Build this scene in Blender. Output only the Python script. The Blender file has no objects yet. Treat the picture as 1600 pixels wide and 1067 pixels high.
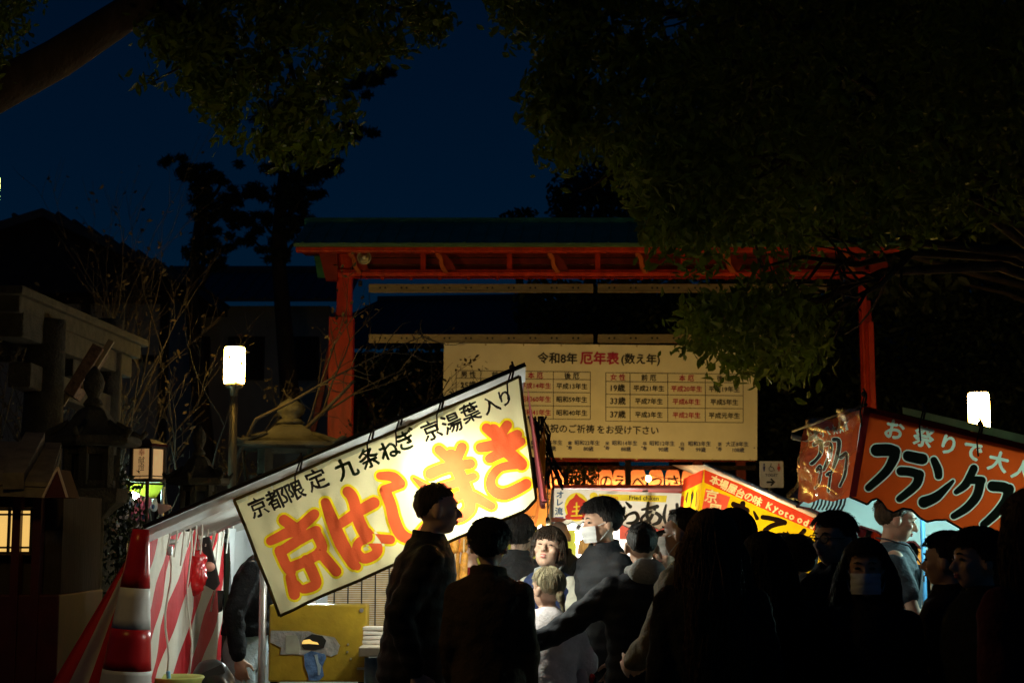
import bpy, bmesh, math, random
import numpy as np
from mathutils import Vector, Matrix, noise
from mathutils.geometry import delaunay_2d_cdt
random.seed(7); rng = np.random.default_rng(7)
SC = bpy.context.scene; COL = SC.collection
R = math.radians

# ---------------------------------------------------------------- camera, sky, exposure
F = 2400.0; CH = 1.6; TH = math.atan(301.5 / F)
cam = bpy.data.cameras.new('camera'); cam.sensor_width = 36; cam.lens = 36 * F / 1600
cam.clip_start = 0.1; cam.clip_end = 2000
camo = bpy.data.objects.new('camera', cam); COL.objects.link(camo)
camo.location = (0, 0, CH); camo.rotation_euler = (math.pi / 2 + TH, 0, 0); SC.camera = camo
cam.dof.use_dof = True; cam.dof.focus_distance = 9.0; cam.dof.aperture_fstop = 5.0
world = bpy.data.worlds.new('World'); SC.world = world; world.use_nodes = True
nt = world.node_tree; bg = nt.nodes['Background']
sky = nt.nodes.new('ShaderNodeTexSky'); sky.sky_type = 'NISHITA'; sky.sun_disc = False
sky.sun_elevation = R(75); sky.sun_rotation = R(150); sky.air_density = 1.0; sky.dust_density = 0.2; sky.ozone_density = 4
tint = nt.nodes.new('ShaderNodeMixRGB'); tint.blend_type = 'MULTIPLY'; tint.inputs[0].default_value = 1
tint.inputs[2].default_value = (0.05, 0.6, 1.12, 1)
nt.links.new(sky.outputs[0], tint.inputs[1]); nt.links.new(tint.outputs[0], bg.inputs[0])
bg.inputs[1].default_value = 0.0033
SC.view_settings.view_transform = 'Standard'; SC.view_settings.look = 'None'
SC.view_settings.exposure = 0; SC.view_settings.gamma = 1
SC.cycles.use_denoising = True; SC.cycles.max_bounces = 6; SC.cycles.transparent_max_bounces = 12
SC.cycles.sample_clamp_indirect = 3.0; SC.cycles.caustics_reflective = False; SC.cycles.caustics_refractive = False

_cf = Vector((0, math.cos(TH), math.sin(TH))); _cu = Vector((0, -math.sin(TH), math.cos(TH)))
CP = Vector((0, 0, CH))
def ray(px, py): return _cf + Vector((1, 0, 0)) * ((px - 800) / F) + _cu * ((533.5 - py) / F)
def A(px, py, Y):
    d = ray(px, py); return CP + d * (Y / d.y)
def plane3(a, b, c):
    n = (b - a).cross(c - a).normalized()
    if n.y > 0: n = -n
    return a, n
def onplane(pl, px, py):
    d = ray(px, py); return CP + d * ((pl[0] - CP).dot(pl[1]) / d.dot(pl[1]))

# ---------------------------------------------------------------- materials
MATS = {}
def mat(name, col, rough=0.6, metal=0.0, var=0.2, scale=6.0, bump=0.0, bscale=40.0, trans=0.0, emit=None, es=0.0, spec=0.4, stretch=(1, 1, 1), coat=0.0, alpha=1.0):
    if name in MATS: return MATS[name]
    m = bpy.data.materials.new(name); m.use_nodes = True; t = m.node_tree; N = t.nodes; L = t.links
    b = N['Principled BSDF']; out = N['Material Output']
    tc = N.new('ShaderNodeTexCoord'); mp = N.new('ShaderNodeMapping'); mp.inputs['Scale'].default_value = stretch
    L.new(tc.outputs['Object'], mp.inputs[0])
    nz = N.new('ShaderNodeTexNoise'); nz.inputs['Scale'].default_value = scale; nz.inputs['Detail'].default_value = 6; nz.inputs['Roughness'].default_value = 0.62
    L.new(mp.outputs[0], nz.inputs['Vector'])
    mx = N.new('ShaderNodeMixRGB'); mx.inputs[1].default_value = tuple(c * (1 - var) for c in col) + (1,)
    mx.inputs[2].default_value = tuple(min(1, c * (1 + var)) for c in col) + (1,)
    rp = N.new('ShaderNodeMapRange'); rp.inputs[1].default_value = 0.3; rp.inputs[2].default_value = 0.7
    L.new(nz.outputs['Fac'], rp.inputs[0]); L.new(rp.outputs[0], mx.inputs[0])
    L.new(mx.outputs[0], b.inputs['Base Color'])
    b.inputs['Roughness'].default_value = rough; b.inputs['Metallic'].default_value = metal
    b.inputs['Specular IOR Level'].default_value = spec; b.inputs['Coat Weight'].default_value = coat; b.inputs['Alpha'].default_value = alpha
    if bump:
        n2 = N.new('ShaderNodeTexNoise'); n2.inputs['Scale'].default_value = bscale; n2.inputs['Detail'].default_value = 5
        L.new(mp.outputs[0], n2.inputs['Vector'])
        bp = N.new('ShaderNodeBump'); bp.inputs['Strength'].default_value = bump; bp.inputs['Distance'].default_value = 0.02
        L.new(n2.outputs['Fac'], bp.inputs['Height']); L.new(bp.outputs[0], b.inputs['Normal'])
    if emit:
        b.inputs['Emission Color'].default_value = tuple(emit) + (1,); b.inputs['Emission Strength'].default_value = es
    if trans:
        tr = N.new('ShaderNodeBsdfTranslucent'); ms = N.new('ShaderNodeMixShader'); ms.inputs[0].default_value = trans
        L.new(mx.outputs[0], tr.inputs[0]); L.new(b.outputs[0], ms.inputs[1]); L.new(tr.outputs[0], ms.inputs[2]); L.new(ms.outputs[0], out.inputs[0])
    MATS[name] = m; return m

# ---------------------------------------------------------------- mesh helpers
def fastmesh(name, V, Fc):
    me = bpy.data.meshes.new(name); V = np.asarray(V, dtype=np.float32); Fc = np.asarray(Fc, dtype=np.int32)
    n, k = Fc.shape
    me.vertices.add(len(V)); me.vertices.foreach_set('co', V.ravel())
    me.loops.add(n * k); me.loops.foreach_set('vertex_index', Fc.ravel())
    me.polygons.add(n); me.polygons.foreach_set('loop_start', np.arange(0, n * k, k, dtype=np.int32))
    me.polygons.foreach_set('loop_total', np.full(n, k, dtype=np.int32)); me.update(calc_edges=True); me.validate(); return me
def link(name, me, m=None, parent=None, smooth=False, world=True):
    if m is not None:
        me.materials.clear(); me.materials.append(m)
    if smooth and len(me.polygons): me.polygons.foreach_set('use_smooth', np.ones(len(me.polygons), dtype=bool))
    o = bpy.data.objects.new(name, me); COL.objects.link(o)
    if parent is not None:
        o.parent = parent
        if world:
            root = parent; off = Vector((0, 0, 0))
            while root is not None: off += root.location; root = root.parent
            me.transform(Matrix.Translation(-off))
    return o
def thing(name, label, cat, loc=(0, 0, 0), rz=0.0, group=None, kind=None):
    o = bpy.data.objects.new(name, None); COL.objects.link(o); o.empty_display_size = 0.1
    o.location = loc; o.rotation_euler = (0, 0, rz); tag(o, label, cat, group, kind); return o
def tag(o, label=None, cat=None, group=None, kind=None):
    if label: o['label'] = label
    if cat: o['category'] = cat
    if group: o['group'] = group
    if kind: o['kind'] = kind
    return o
class MB:
    def __init__(s): s.v = []; s.f = []
    def add(s, vs, fs):
        b = len(s.v); s.v += [tuple(p) for p in vs]; s.f += [tuple(i + b for i in f) for f in fs]; return s
    def box(s, c, size, rot=None):
        c = Vector(c); h = Vector(size) / 2; vs = []
        for z in (-1, 1):
            for y in (-1, 1):
                for x in (-1, 1):
                    p = Vector((x * h.x, y * h.y, z * h.z)); vs.append(c + (rot @ p if rot else p))
        return s.add(vs, [(0, 2, 3, 1), (4, 5, 7, 6), (0, 1, 5, 4), (2, 6, 7, 3), (0, 4, 6, 2), (1, 3, 7, 5)])
    def bar(s, a, b, w, h, up=(0, 0, 1)):
        a = Vector(a); b = Vector(b); d = (b - a); L = d.length; d.normalize()
        x = d.cross(Vector(up))
        if x.length < 1e-4: x = Vector((1, 0, 0))
        x.normalize(); z = x.cross(d); rot = Matrix((x, d, z)).transposed()
        return s.box((a + b) / 2, (w, L, h), rot)
    def tube(s, pts, rad, seg=10, flat=None, cap=True):
        pts = [Vector(p) for p in pts]; n = len(pts)
        if not hasattr(rad, '__len__'): rad = [rad] * n
        vs = []; fs = []; t0 = (pts[1] - pts[0]).normalized()
        ref = Vector((0, 0, 1)) if abs(t0.z) < 0.9 else Vector((1, 0, 0))
        x = t0.cross(ref).normalized()
        for i in range(n):
            t = (pts[min(i + 1, n - 1)] - pts[max(i - 1, 0)]).normalized()
            x = (x - t * x.dot(t)).normalized(); y = t.cross(x)
            rx = rad[i]; ry = rad[i] * (flat if flat else 1)
            for k in range(seg):
                a = 2 * math.pi * k / seg; vs.append(pts[i] + x * (rx * math.cos(a)) + y * (ry * math.sin(a)))
        for i in range(n - 1):
            for k in range(seg):
                k2 = (k + 1) % seg; fs.append((i * seg + k, i * seg + k2, (i + 1) * seg + k2, (i + 1) * seg + k))
        if cap:
            fs.append(tuple(range(seg))[::-1]); fs.append(tuple((n - 1) * seg + k for k in range(seg)))
        return s.add(vs, fs)
    def capsule(s, a, b, ra, rb, seg=12, flat=None):
        a = Vector(a); b = Vector(b); d = (b - a).normalized(); P = []; Q = []
        for k in (-0.98, -0.75, -0.4): P.append(a + d * ra * k); Q.append(ra * math.sqrt(1 - k * k))
        P += [a, b]; Q += [ra, rb]
        for k in (0.4, 0.75, 0.98): P.append(b + d * rb * k); Q.append(rb * math.sqrt(1 - k * k))
        return s.tube(P, Q, seg, flat)
    def ell(s, c, r, seg=16, rings=10, rot=None):
        c = Vector(c); vs = []; fs = []
        if not hasattr(r, '__len__'): r = (r, r, r)
        for i in range(1, rings):
            th = math.pi * i / rings
            for k in range(seg):
                a = 2 * math.pi * k / seg
                p = Vector((r[0] * math.sin(th) * math.cos(a), r[1] * math.sin(th) * math.sin(a), r[2] * math.cos(th))); vs.append(c + (rot @ p if rot else p))
        top = len(vs); p = Vector((0, 0, r[2])); vs.append(c + (rot @ p if rot else p)); vs.append(c - (rot @ p if rot else p))
        for i in range(rings - 2):
            for k in range(seg):
                k2 = (k + 1) % seg; fs.append((i * seg + k, (i + 1) * seg + k, (i + 1) * seg + k2, i * seg + k2))
        for k in range(seg):
            k2 = (k + 1) % seg; fs.append((top, k, k2)); fs.append((top + 1, (rings - 2) * seg + k2, (rings - 2) * seg + k))
        return s.add(vs, fs)
    def loft(s, rings, seg=24):
        """rings: (cx, cy, cz, rx, ry) horizontal ellipses, capped"""
        vs = []; fs = []; n = len(rings)
        for cx, cy, cz, rx, ry in rings:
            for k in range(seg):
                a = 2 * math.pi * k / seg; vs.append((cx + rx * math.cos(a), cy + ry * math.sin(a), cz))
        for i in range(n - 1):
            for k in range(seg):
                k2 = (k + 1) % seg; fs.append((i * seg + k, i * seg + k2, (i + 1) * seg + k2, (i + 1) * seg + k))
        fs.append(tuple(range(seg))[::-1]); fs.append(tuple((n - 1) * seg + k for k in range(seg)))
        return s.add(vs, fs)
    def lathe(s, c, prof, seg=24, sq=None):
        """prof: (r, z) list; sq: n-gon with flat sides when given"""
        g = sq or seg; off = math.pi / g if sq else 0
        rings = []; vs = []; fs = []; c = Vector(c)
        for r, z in prof:
            for k in range(g):
                a = 2 * math.pi * k / g + off; vs.append(c + Vector((r * math.cos(a), r * math.sin(a), z)))
        for i in range(len(prof) - 1):
            for k in range(g):
                k2 = (k + 1) % g; fs.append((i * g + k, i * g + k2, (i + 1) * g + k2, (i + 1) * g + k))
        fs.append(tuple(range(g))[::-1]); fs.append(tuple((len(prof) - 1) * g + k for k in range(g)))
        return s.add(vs, fs)
    def prism(s, poly, off):
        """poly: list of 3d points, extruded by off"""
        n = len(poly); off = Vector(off); vs = [Vector(p) for p in poly] + [Vector(p) + off for p in poly]
        fs = [tuple(range(n))[::-1], tuple(range(n, 2 * n))] + [(i, (i + 1) % n, n + (i + 1) % n, n + i) for i in range(n)]
        return s.add(vs, fs)
    def mesh(s, name):
        me = bpy.data.meshes.new(name); me.from_pydata(s.v, [], s.f); me.validate()
        bm = bmesh.new(); bm.from_mesh(me); bmesh.ops.recalc_face_normals(bm, faces=bm.faces); bm.to_mesh(me); bm.free(); return me
    def build(s, name, m, parent=None, smooth=False, world=True, bevel=0.0):
        me = s.mesh(name)
        if bevel:
            bm = bmesh.new(); bm.from_mesh(me); bmesh.ops.bevel(bm, geom=bm.edges[:], offset=bevel, segments=2, affect='EDGES', profile=0.6); bm.to_mesh(me); bm.free()
        return link(name, me, m, parent, smooth, world)
def remeshed(mb, vox, smooth=4):
    me = mb.mesh('tmp'); o = bpy.data.objects.new('tmp', me); COL.objects.link(o)
    r = o.modifiers.new('r', 'REMESH'); r.mode = 'VOXEL'; r.voxel_size = vox
    if smooth:
        q = o.modifiers.new('s', 'SMOOTH'); q.factor = 0.5; q.iterations = smooth
    dg = bpy.context.evaluated_depsgraph_get(); out = bpy.data.meshes.new_from_object(o.evaluated_get(dg))
    bpy.data.objects.remove(o); bpy.data.meshes.remove(me); return out
def displace(me, fn):
    n = len(me.vertices); co = np.empty(n * 3, np.float32); me.vertices.foreach_get('co', co); co = co.reshape(-1, 3)
    nm = np.array([v.normal[:] for v in me.vertices], np.float32)
    d = np.array([fn(Vector(c)) for c in co], np.float32); co = co + nm * d[:, None]
    me.vertices.foreach_set('co', co.astype(np.float32).ravel()); me.update(); return me

# ---------------------------------------------------------------- writing and printed cloth
_fcv = bpy.data.curves.new('glyphs', 'FONT'); _fob = bpy.data.objects.new('glyphs', _fcv); _fcv.resolution_u = 3
def glyphs(s, em, offset=0.0, spacing=1.0, line=1.0):
    """2-d filled mesh of a text, centred: verts (n,2) in units of em, y up; faces"""
    COL.objects.link(_fob); _fcv.body = s; _fcv.size = 1; _fcv.offset = 0; _fcv.space_character = spacing; _fcv.space_line = line; _fcv.align_x = 'CENTER'
    dg = bpy.context.evaluated_depsgraph_get(); dg.update(); e = _fob.evaluated_get(dg); m = e.to_mesh()
    V = np.array([v.co[:2] for v in m.vertices]); Fs = [tuple(p.vertices) for p in m.polygons]; e.to_mesh_clear(); COL.objects.unlink(_fob)
    c = (V.min(0) + V.max(0)) / 2; return (V - c) * em, Fs
BOLD = ((0, 0), (1, 0), (-1, 0), (0, 1), (0, -1))
def bold_edges(s, em, off, rt, px, py, xs=1.0):
    v0, f = glyphs(s, em); v0 = v0 * np.array((xs, 1)); out = []
    for dx, dy in (BOLD if off else BOLD[:1]):
        v = rot2(v0 + np.array((dx, dy)) * off * em, rt); out.append(glyph_edges(np.array([(px + q[0], py - q[1]) for q in v]), f))
    return out
def rot2(V, deg):
    a = R(deg); c, s = math.cos(a), math.sin(a); return V @ np.array([[c, s], [-s, c]])
def stroke(pts, wid):
    """outline polygon of a round-ended brush stroke of varying width, pts in px"""
    P = [np.array(p, float) for p in pts]; n = len(P)
    if not hasattr(wid, '__len__'): wid = [wid] * n
    Q = []; W = []
    for i in range(n - 1):                      # Catmull-Rom
        p0, p1, p2, p3 = P[max(i - 1, 0)], P[i], P[i + 1], P[min(i + 2, n - 1)]
        for k in range(5):
            t = k / 5; Q.append(0.5 * ((2 * p1) + (-p0 + p2) * t + (2 * p0 - 5 * p1 + 4 * p2 - p3) * t * t + (-p0 + 3 * p1 - 3 * p2 + p3) * t ** 3)); W.append(wid[i] * (1 - t) + wid[i + 1] * t)
    Q.append(P[-1]); W.append(wid[-1]); L = []; Rr = []
    for i in range(len(Q)):
        t = Q[min(i + 1, len(Q) - 1)] - Q[max(i - 1, 0)]; t = t / (np.linalg.norm(t) + 1e-9); nrm = np.array((-t[1], t[0])); L.append(Q[i] + nrm * W[i] / 2); Rr.append(Q[i] - nrm * W[i] / 2)
        if i == 0: t0 = t
    cap = lambda c, t, w, sg: [c + (w / 2) * (np.array((-t[1], t[0])) * math.cos(a) * sg + t * math.sin(a) * sg) for a in [math.pi * k / 7 for k in range(1, 7)]]
    return L + cap(Q[-1], t, W[-1], 1) + Rr[::-1] + cap(Q[0], t0, W[0], -1)
def poly_edges(poly):
    V = np.array(poly, float); n = len(V); return V, [(i, (i + 1) % n) for i in range(n)]
def glyph_edges(V, Fs):
    cnt = {}
    for f in Fs:
        for i in range(len(f)):
            e = tuple(sorted((f[i], f[(i + 1) % len(f)]))); cnt[e] = cnt.get(e, 0) + 1
    return V, [e for e, k in cnt.items() if k == 1]
def inside(P, V, E):
    a = V[[e[0] for e in E]]; b = V[[e[1] for e in E]]; res = np.zeros(len(P), bool)
    lo = V.min(0); hi = V.max(0); idx = np.where((P[:, 0] >= lo[0]) & (P[:, 0] <= hi[0]) & (P[:, 1] >= lo[1]) & (P[:, 1] <= hi[1]))[0]
    if len(idx) == 0: return res
    p = P[idx]; y = p[:, 1:2]; c = ((a[:, 1] > y) != (b[:, 1] > y)); den = (b[:, 1] - a[:, 1]); den = np.where(np.abs(den) < 1e-12, 1e-12, den)
    xi = a[:, 0] + (y - a[:, 1]) * (b[:, 0] - a[:, 0]) / den; res[idx] = ((c & (p[:, 0:1] < xi)).sum(1) % 2) == 1; return res
def printed(outline, layers, step, to3d, parent, base_name, base_mat, world=True):
    """one cloth cut into its printed areas. outline: px polygon; layers: (name, material, [(V, E), ...]), later ones on top"""
    V = []; E = []; oV, oE = poly_edges(outline)
    def put(v, e):
        b = len(V); V.extend([tuple(q) for q in v]); E.extend([(i + b, j + b) for i, j in e])
    dense = []
    for i in range(len(outline)):
        a = np.array(outline[i], float); b = np.array(outline[(i + 1) % len(outline)], float); k = max(1, int(np.linalg.norm(b - a) / step))
        dense += [a + (b - a) * j / k for j in range(k)]
    put(*poly_edges(dense))
    for _, _, sets in layers:
        for v, e in sets: put(v, e)
    lo = oV.min(0); hi = oV.max(0)
    G = np.array([(x + (step / 2 if j % 2 else 0), y) for j, y in enumerate(np.arange(lo[1], hi[1], step)) for x in np.arange(lo[0], hi[0], step)])
    G = G[inside(G, oV, oE)]; V.extend([tuple(q) for q in G])
    ov, oe, of, *_ = delaunay_2d_cdt([Vector(q) for q in V], E, [], 0, 1e-4)
    P = np.array([q[:] for q in ov]); T = np.array([f for f in of if len(f) == 3]); C = P[T].mean(1)
    lab = np.where(inside(C, oV, oE), 0, -1)
    for li, (_, _, sets) in enumerate(layers):
        m = np.zeros(len(C), bool)
        for v, e in sets: m |= inside(C, np.asarray(v, float), e)
        lab[m & (lab >= 0)] = li + 1
    W = [to3d(x, y) for x, y in P]; objs = []
    def piece(li, name, mt, par):
        t = T[lab == li]
        if len(t) == 0: return None
        u, inv = np.unique(t, return_inverse=True); me = fastmesh(name, [W[i][:] for i in u], inv.reshape(-1, 3)); return link(name, me, mt, par, True, world)
    base = piece(0, base_name, base_mat, parent)
    for li, (nm, mt, _) in enumerate(layers): objs.append(piece(li + 1, nm, mt, base))
    return base, objs
def overlay(name, texts, to3d, mt, parent, world=True, brush=False):
    """lettering laid on a surface; texts: (string, cx, cy, em, boldness, rotation[, xscale]); one object per text"""
    for tx in texts:
        V = []; Fs = []; s, cx, cy, em, off, rt = tx[:6]; v0, f = glyphs(s, em)
        if len(tx) > 6: v0 = v0 * np.array((tx[6], 1))
        for k, (dx, dy) in enumerate(BOLD if off else BOLD[:1]):
            v = rot2(v0 + np.array((dx, dy)) * off * em, rt); b = len(V)
            if brush: v = np.array([(q[0] + em * .035 * noise.noise(Vector((q[0] / em * 5, q[1] / em * 5, cx))), q[1] + em * .045 * noise.noise(Vector((q[0] / em * 5, q[1] / em * 5, cx + 40)))) for q in v])
            for q in v: p = to3d(cx + q[0], cy - q[1]); V.append(p + (CP - p).normalized() * (.0006 * k))
            Fs += [tuple(i + b for i in g) for g in f]
        me = bpy.data.meshes.new(name); me.from_pydata([p[:] for p in V], [], Fs); me.validate(); link(name, me, mt, parent, False, world)
def cloth(pl, amp=0.008, freq=5.0, lift=0.0, seed=0.0):
    n = pl[1]
    def f(px, py):
        p = onplane(pl, px, py); return p + n * (lift + amp * noise.noise(p * freq + Vector((seed, 0, seed))) + amp * 0.6 * noise.noise(Vector((p.x * freq * 3, seed, p.z * freq * 1.2))) + amp * 0.35 * noise.noise(Vector((p.x * freq * 7 + p.z * 9, seed, p.z * freq * 2 - p.x * 6))))
    return f
def lamp(name, loc, power, col, parent, radius=0.05):
    l = bpy.data.lights.new(name, 'POINT'); l.energy = power; l.color = col; l.shadow_soft_size = radius
    o = bpy.data.objects.new(name, l); COL.objects.link(o); o.parent = parent; o.location = Vector(loc) - (parent.location if parent else Vector()); return o
WARM = (1.0, 0.6, 0.12)
# ================================================================ SETTING
g = MB(); n = 60; S = 400.0
gv = [((i / n - 0.5) * S, (j / n - 0.3) * S, 0.0) for j in range(n + 1) for i in range(n + 1)]
gf = [(j * (n + 1) + i, j * (n + 1) + i + 1, (j + 1) * (n + 1) + i + 1, (j + 1) * (n + 1) + i) for j in range(n) for i in range(n)]
g.add(gv, gf); ground = g.build('ground', mat('ground_earth', (0.13, 0.115, 0.095), 0.9, var=0.35, scale=3, bump=0.6, bscale=60)); tag(ground, kind='structure')
pv = MB(); pv.box((0.9, 14, 0.0), (2.6, 36, 0.03)); path = pv.build('path', mat('path_stone', (0.2, 0.19, 0.17), 0.75, var=0.3, scale=5, bump=0.4)); tag(path, kind='structure')

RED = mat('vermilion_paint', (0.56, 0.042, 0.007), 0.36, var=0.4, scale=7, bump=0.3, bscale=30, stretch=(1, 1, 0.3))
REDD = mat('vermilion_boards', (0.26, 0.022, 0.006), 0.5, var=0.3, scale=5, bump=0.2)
COPPER = mat('green_copper_roof', (0.08, 0.3, 0.16), 0.55, var=0.3, scale=3, bump=0.1)
STEEL = mat('galvanised_rail', (0.42, 0.33, 0.17), 0.42, metal=0.75, var=0.25, scale=10, stretch=(1, 1, 6))
DARKM = mat('dark_metal', (0.03, 0.03, 0.03), 0.45, metal=0.6)
STONE = mat('weathered_granite', (0.1, 0.09, 0.06), 0.9, var=0.35, scale=9, bump=0.7, bscale=50)
BARK = mat('bark', (0.04, 0.028, 0.018), 0.95, var=0.4, scale=8, bump=1.0, bscale=18, stretch=(1, 1, 0.3))
TWIG = mat('twig_bark', (0.032, 0.024, 0.015), 0.9, var=0.3)
WOODD = mat('dark_old_wood', (0.035, 0.024, 0.017), 0.8, var=0.35, scale=6, bump=0.4, stretch=(1, 1, 0.2))
PLASTER = mat('old_plaster', (0.36, 0.34, 0.29), 0.9, var=0.12, scale=2, bump=0.15)
TILE = mat('roof_tile', (0.06, 0.062, 0.068), 0.6, var=0.3, scale=5, bump=0.3)

# ---------------------------------------------------------------- the red gate with its roof
GY = 24.0
gate = thing('wooden_gate', 'red timber gate with green copper roof spanning the path', 'gate', A(950, 835, GY) * 1.0)
gate.location = (A(950, 835, GY).x, GY, 0)
def pbox(px0, py0, px1, py1, Y, d, name, m, parent, ground_=False, bevel=0.01):
    a = A(px0, py0, Y); b = A(px1, py1, Y); z0 = 0.0 if ground_ else b.z
    return MB().box(((a.x + b.x) / 2, Y + d / 2, (a.z + z0) / 2), (b.x - a.x, d, a.z - z0), None).build(name, m, parent, bevel=bevel)
pbox(527, 392, 546, 700, GY, 0.22, 'post', RED, gate, True)
pbox(514, 495, 549, 700, GY - 0.3, 0.26, 'post_sleeve', RED, gate, True)
pbox(1344, 392, 1361, 700, GY, 0.22, 'post', RED, gate, True)
pbox(1357, 503, 1371, 700, GY - 0.3, 0.26, 'post_sleeve', RED, gate, True)
q0 = A(531, 478, GY + .1); q1 = A(495, 648, GY + .1); dd = (q1 - q0) * (q1.z / max(0.01, (q0.z - q1.z)))
MB().bar(q0, q1 + dd, 0.085, 0.1, (0, 1, 0)).build('brace', REDD, gate, bevel=0.008)
q0 = A(1352, 470, GY + .3); q1 = A(1362, 640, GY + .3); dd = (q1 - q0) * (q1.z / (q0.z - q1.z))
MB().bar(q0, q1 + dd, 0.14, 0.12, (0, 1, 0)).build('brace', RED, gate, bevel=0.008)
pbox(518, 421, 1396, 431, GY - 0.12, 0.3, 'tie_beam', RED, gate)
pbox(519, 425, 1395, 427.5, GY - 0.17, 0.05, 'beam_moulding', RED, gate, bevel=.006)
pbox(505, 417, 1404, 422, GY + 0.35, 0.2, 'purlin', RED, gate)
pbox(462, 386, 1409, 393, GY - 0.85, 0.14, 'eave_board', RED, gate)
# boarded soffit and back panel of the eave
a = A(470, 394, GY - 0.7); b = A(1404, 394, GY - 0.7); c = A(1400, 400, GY + 0.75); d = A(478, 400, GY + 0.75)
for k in range(9):
    t0 = k / 9 + .004; t1 = (k + 1) / 9 - .004
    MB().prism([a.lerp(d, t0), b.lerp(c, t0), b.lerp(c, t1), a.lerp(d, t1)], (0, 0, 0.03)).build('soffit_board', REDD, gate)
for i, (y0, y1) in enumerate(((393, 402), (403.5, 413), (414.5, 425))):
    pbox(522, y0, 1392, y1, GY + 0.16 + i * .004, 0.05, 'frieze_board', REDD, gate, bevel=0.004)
xs = np.arange(492, 1400, 30.5)
for x in xs:      # rafters under the eave, their ends just below the board
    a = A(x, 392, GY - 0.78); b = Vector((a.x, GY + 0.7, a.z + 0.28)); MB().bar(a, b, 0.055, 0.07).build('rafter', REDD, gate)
for x in (661, 796, 934, 1068, 1204): pbox(x - 4, 393, x + 4, 426, GY - 0.1, 0.1, 'strut', RED, gate, bevel=0.004)
ORNG = mat('bracket_paint', (0.55, 0.13, 0.025), 0.5, var=0.2)
for x in (551, 687, 862, 1000, 1137, 1325):    # cloud-carved brackets
    prof = [(-7, 389), (-1, 389), (-1, 395), (3, 400), (5, 405), (5, 412), (9, 419), (13, 425), (6, 425), (1, 418), (-1, 411), (-1, 405), (-5, 401), (-7, 396)]
    MB().prism([A(x + u, v, GY - 0.28) for u, v in prof], (0, 0.12, 0)).build('bracket', ORNG, gate)
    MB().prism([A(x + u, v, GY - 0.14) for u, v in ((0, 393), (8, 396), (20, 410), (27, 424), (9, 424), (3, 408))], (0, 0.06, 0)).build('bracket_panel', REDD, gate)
for x in np.arange(597, 1340, 45): pbox(x - 2.5, 430.5, x + 2.5, 436, GY - 0.02, 0.1, 'hanger', RED, gate, bevel=0)
# end barge at both gables
for x0, x1 in ((498, 527), (1360, 1396)):
    s = 1 if x0 < 900 else -1; o0, o1 = (x0, x1) if s > 0 else (x1, x0)
    MB().prism([A(o0, 393, GY - .2), A(o1, 393, GY - .2), A(o1, 438, GY - .2), A(o1 - s * 18, 438, GY - .2)], (0, 0.12, 0)).build('gable_bracket', REDD, gate)
# roof: lapped copper sheets, ridge, drip edge
e0 = A(459, 385, GY - 0.95); e1 = A(1412, 385, GY - 0.95); r0 = A(482, 349, GY + 0.5); r1 = A(1402, 349, GY + 0.5)
roof = MB().prism([e0, e1, r1, r0], (0, 0, 0.05)).build('roof', COPPER, gate)
MB().prism([Vector((e0.x, 2 * r0.y - e0.y, e0.z)), Vector((e1.x, 2 * r1.y - e1.y, e1.z)), r1, r0], (0, 0, 0.05)).build('roof', COPPER, gate)
for k in range(34):
    t = (k + 0.5) / 34; MB().bar(e0.lerp(e1, t) + Vector((0, 0, .055)), r0.lerp(r1, t) + Vector((0, 0, .055)), 0.035, 0.03).build('roof_seam', COPPER, roof)
MB().box(((r0.x + r1.x) / 2, r0.y, r0.z - 0.02), (r1.x - r0.x + .1, 0.3, 0.18)).build('ridge', COPPER, roof, bevel=0.03)
MB().box(((e0.x + e1.x) / 2, e0.y - 0.02, e0.z + 0.02), (e1.x - e0.x, 0.05, 0.06)).build('drip_edge', mat('verdigris_edge', (0.09, 0.17, 0.08), 0.6), roof, bevel=0.01)
# two slotted steel rails
for ya, yb in ((443.5, 457), (522, 535.5)):
    for xa, xb in ((576, 927), (934, 1292)):
        r = pbox(xa, ya, xb, yb, GY - 0.18, 0.05, 'metal_rail', STEEL, gate, bevel=0.006)
        f = pbox(xa, yb - 2.6, xb, yb, GY - 0.20, 0.02, 'lip', STEEL, r, bevel=0.003)
        for x in np.arange(xa + 18, xb - 12, 33.5):
            for u in (0, 8):
                p = A(x + u, (ya + yb) / 2 - 0.5, GY - 0.185); MB().tube([p, p + Vector((0, -0.004, 0))], 0.017, 8).build('bolt_hole', DARKM, r)
MB().tube([A(577, 457, GY - .15), A(578, 523, GY - .15)], 0.006, 6).build('hanging_wire', DARKM, gate)

# floodlight on the gate, not lit
p = A(569, 402.5, GY - 0.55)
fl = thing('floodlight', 'round unlit floodlight under the eave of the gate', 'floodlight', p)
MB().lathe((0, 0, 0), [(0.02, -.14), (0.06, -.12), (0.1, -.02), (0.112, 0.0), (0.112, 0.02), (0.095, 0.02), (0.09, 0.005)], 28).build('housing', mat('floodlight_metal', (0.45, 0.42, 0.33), 0.35, metal=0.6), fl, True, False).rotation_euler = (R(90), 0, 0)
ref = MB().lathe((0, 0, 0), [(0.092, 0.0), (0.06, -.03), (0.0, -.045)], 28).build('reflector', mat('reflector', (0.75, 0.68, 0.45), 0.25, metal=0.8, bump=.6, bscale=60), fl, True, False); ref.rotation_euler = (R(90), 0, 0); ref.location = (0, -.014, 0)
MB().ell((0, -.012, 0), 0.025).build('bulb', mat('frosted_glass', (0.8, 0.75, 0.6), 0.2), fl, True, False)
MB().bar((0, .05, 0), (0, .2, .12), .03, .02).build('bracket_arm', DARKM, fl, world=False)
p = A(563, 441, GY - 0.5); cm = thing('sensor_box', 'small black sensor box hanging below the floodlight', 'sensor', p)
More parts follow.
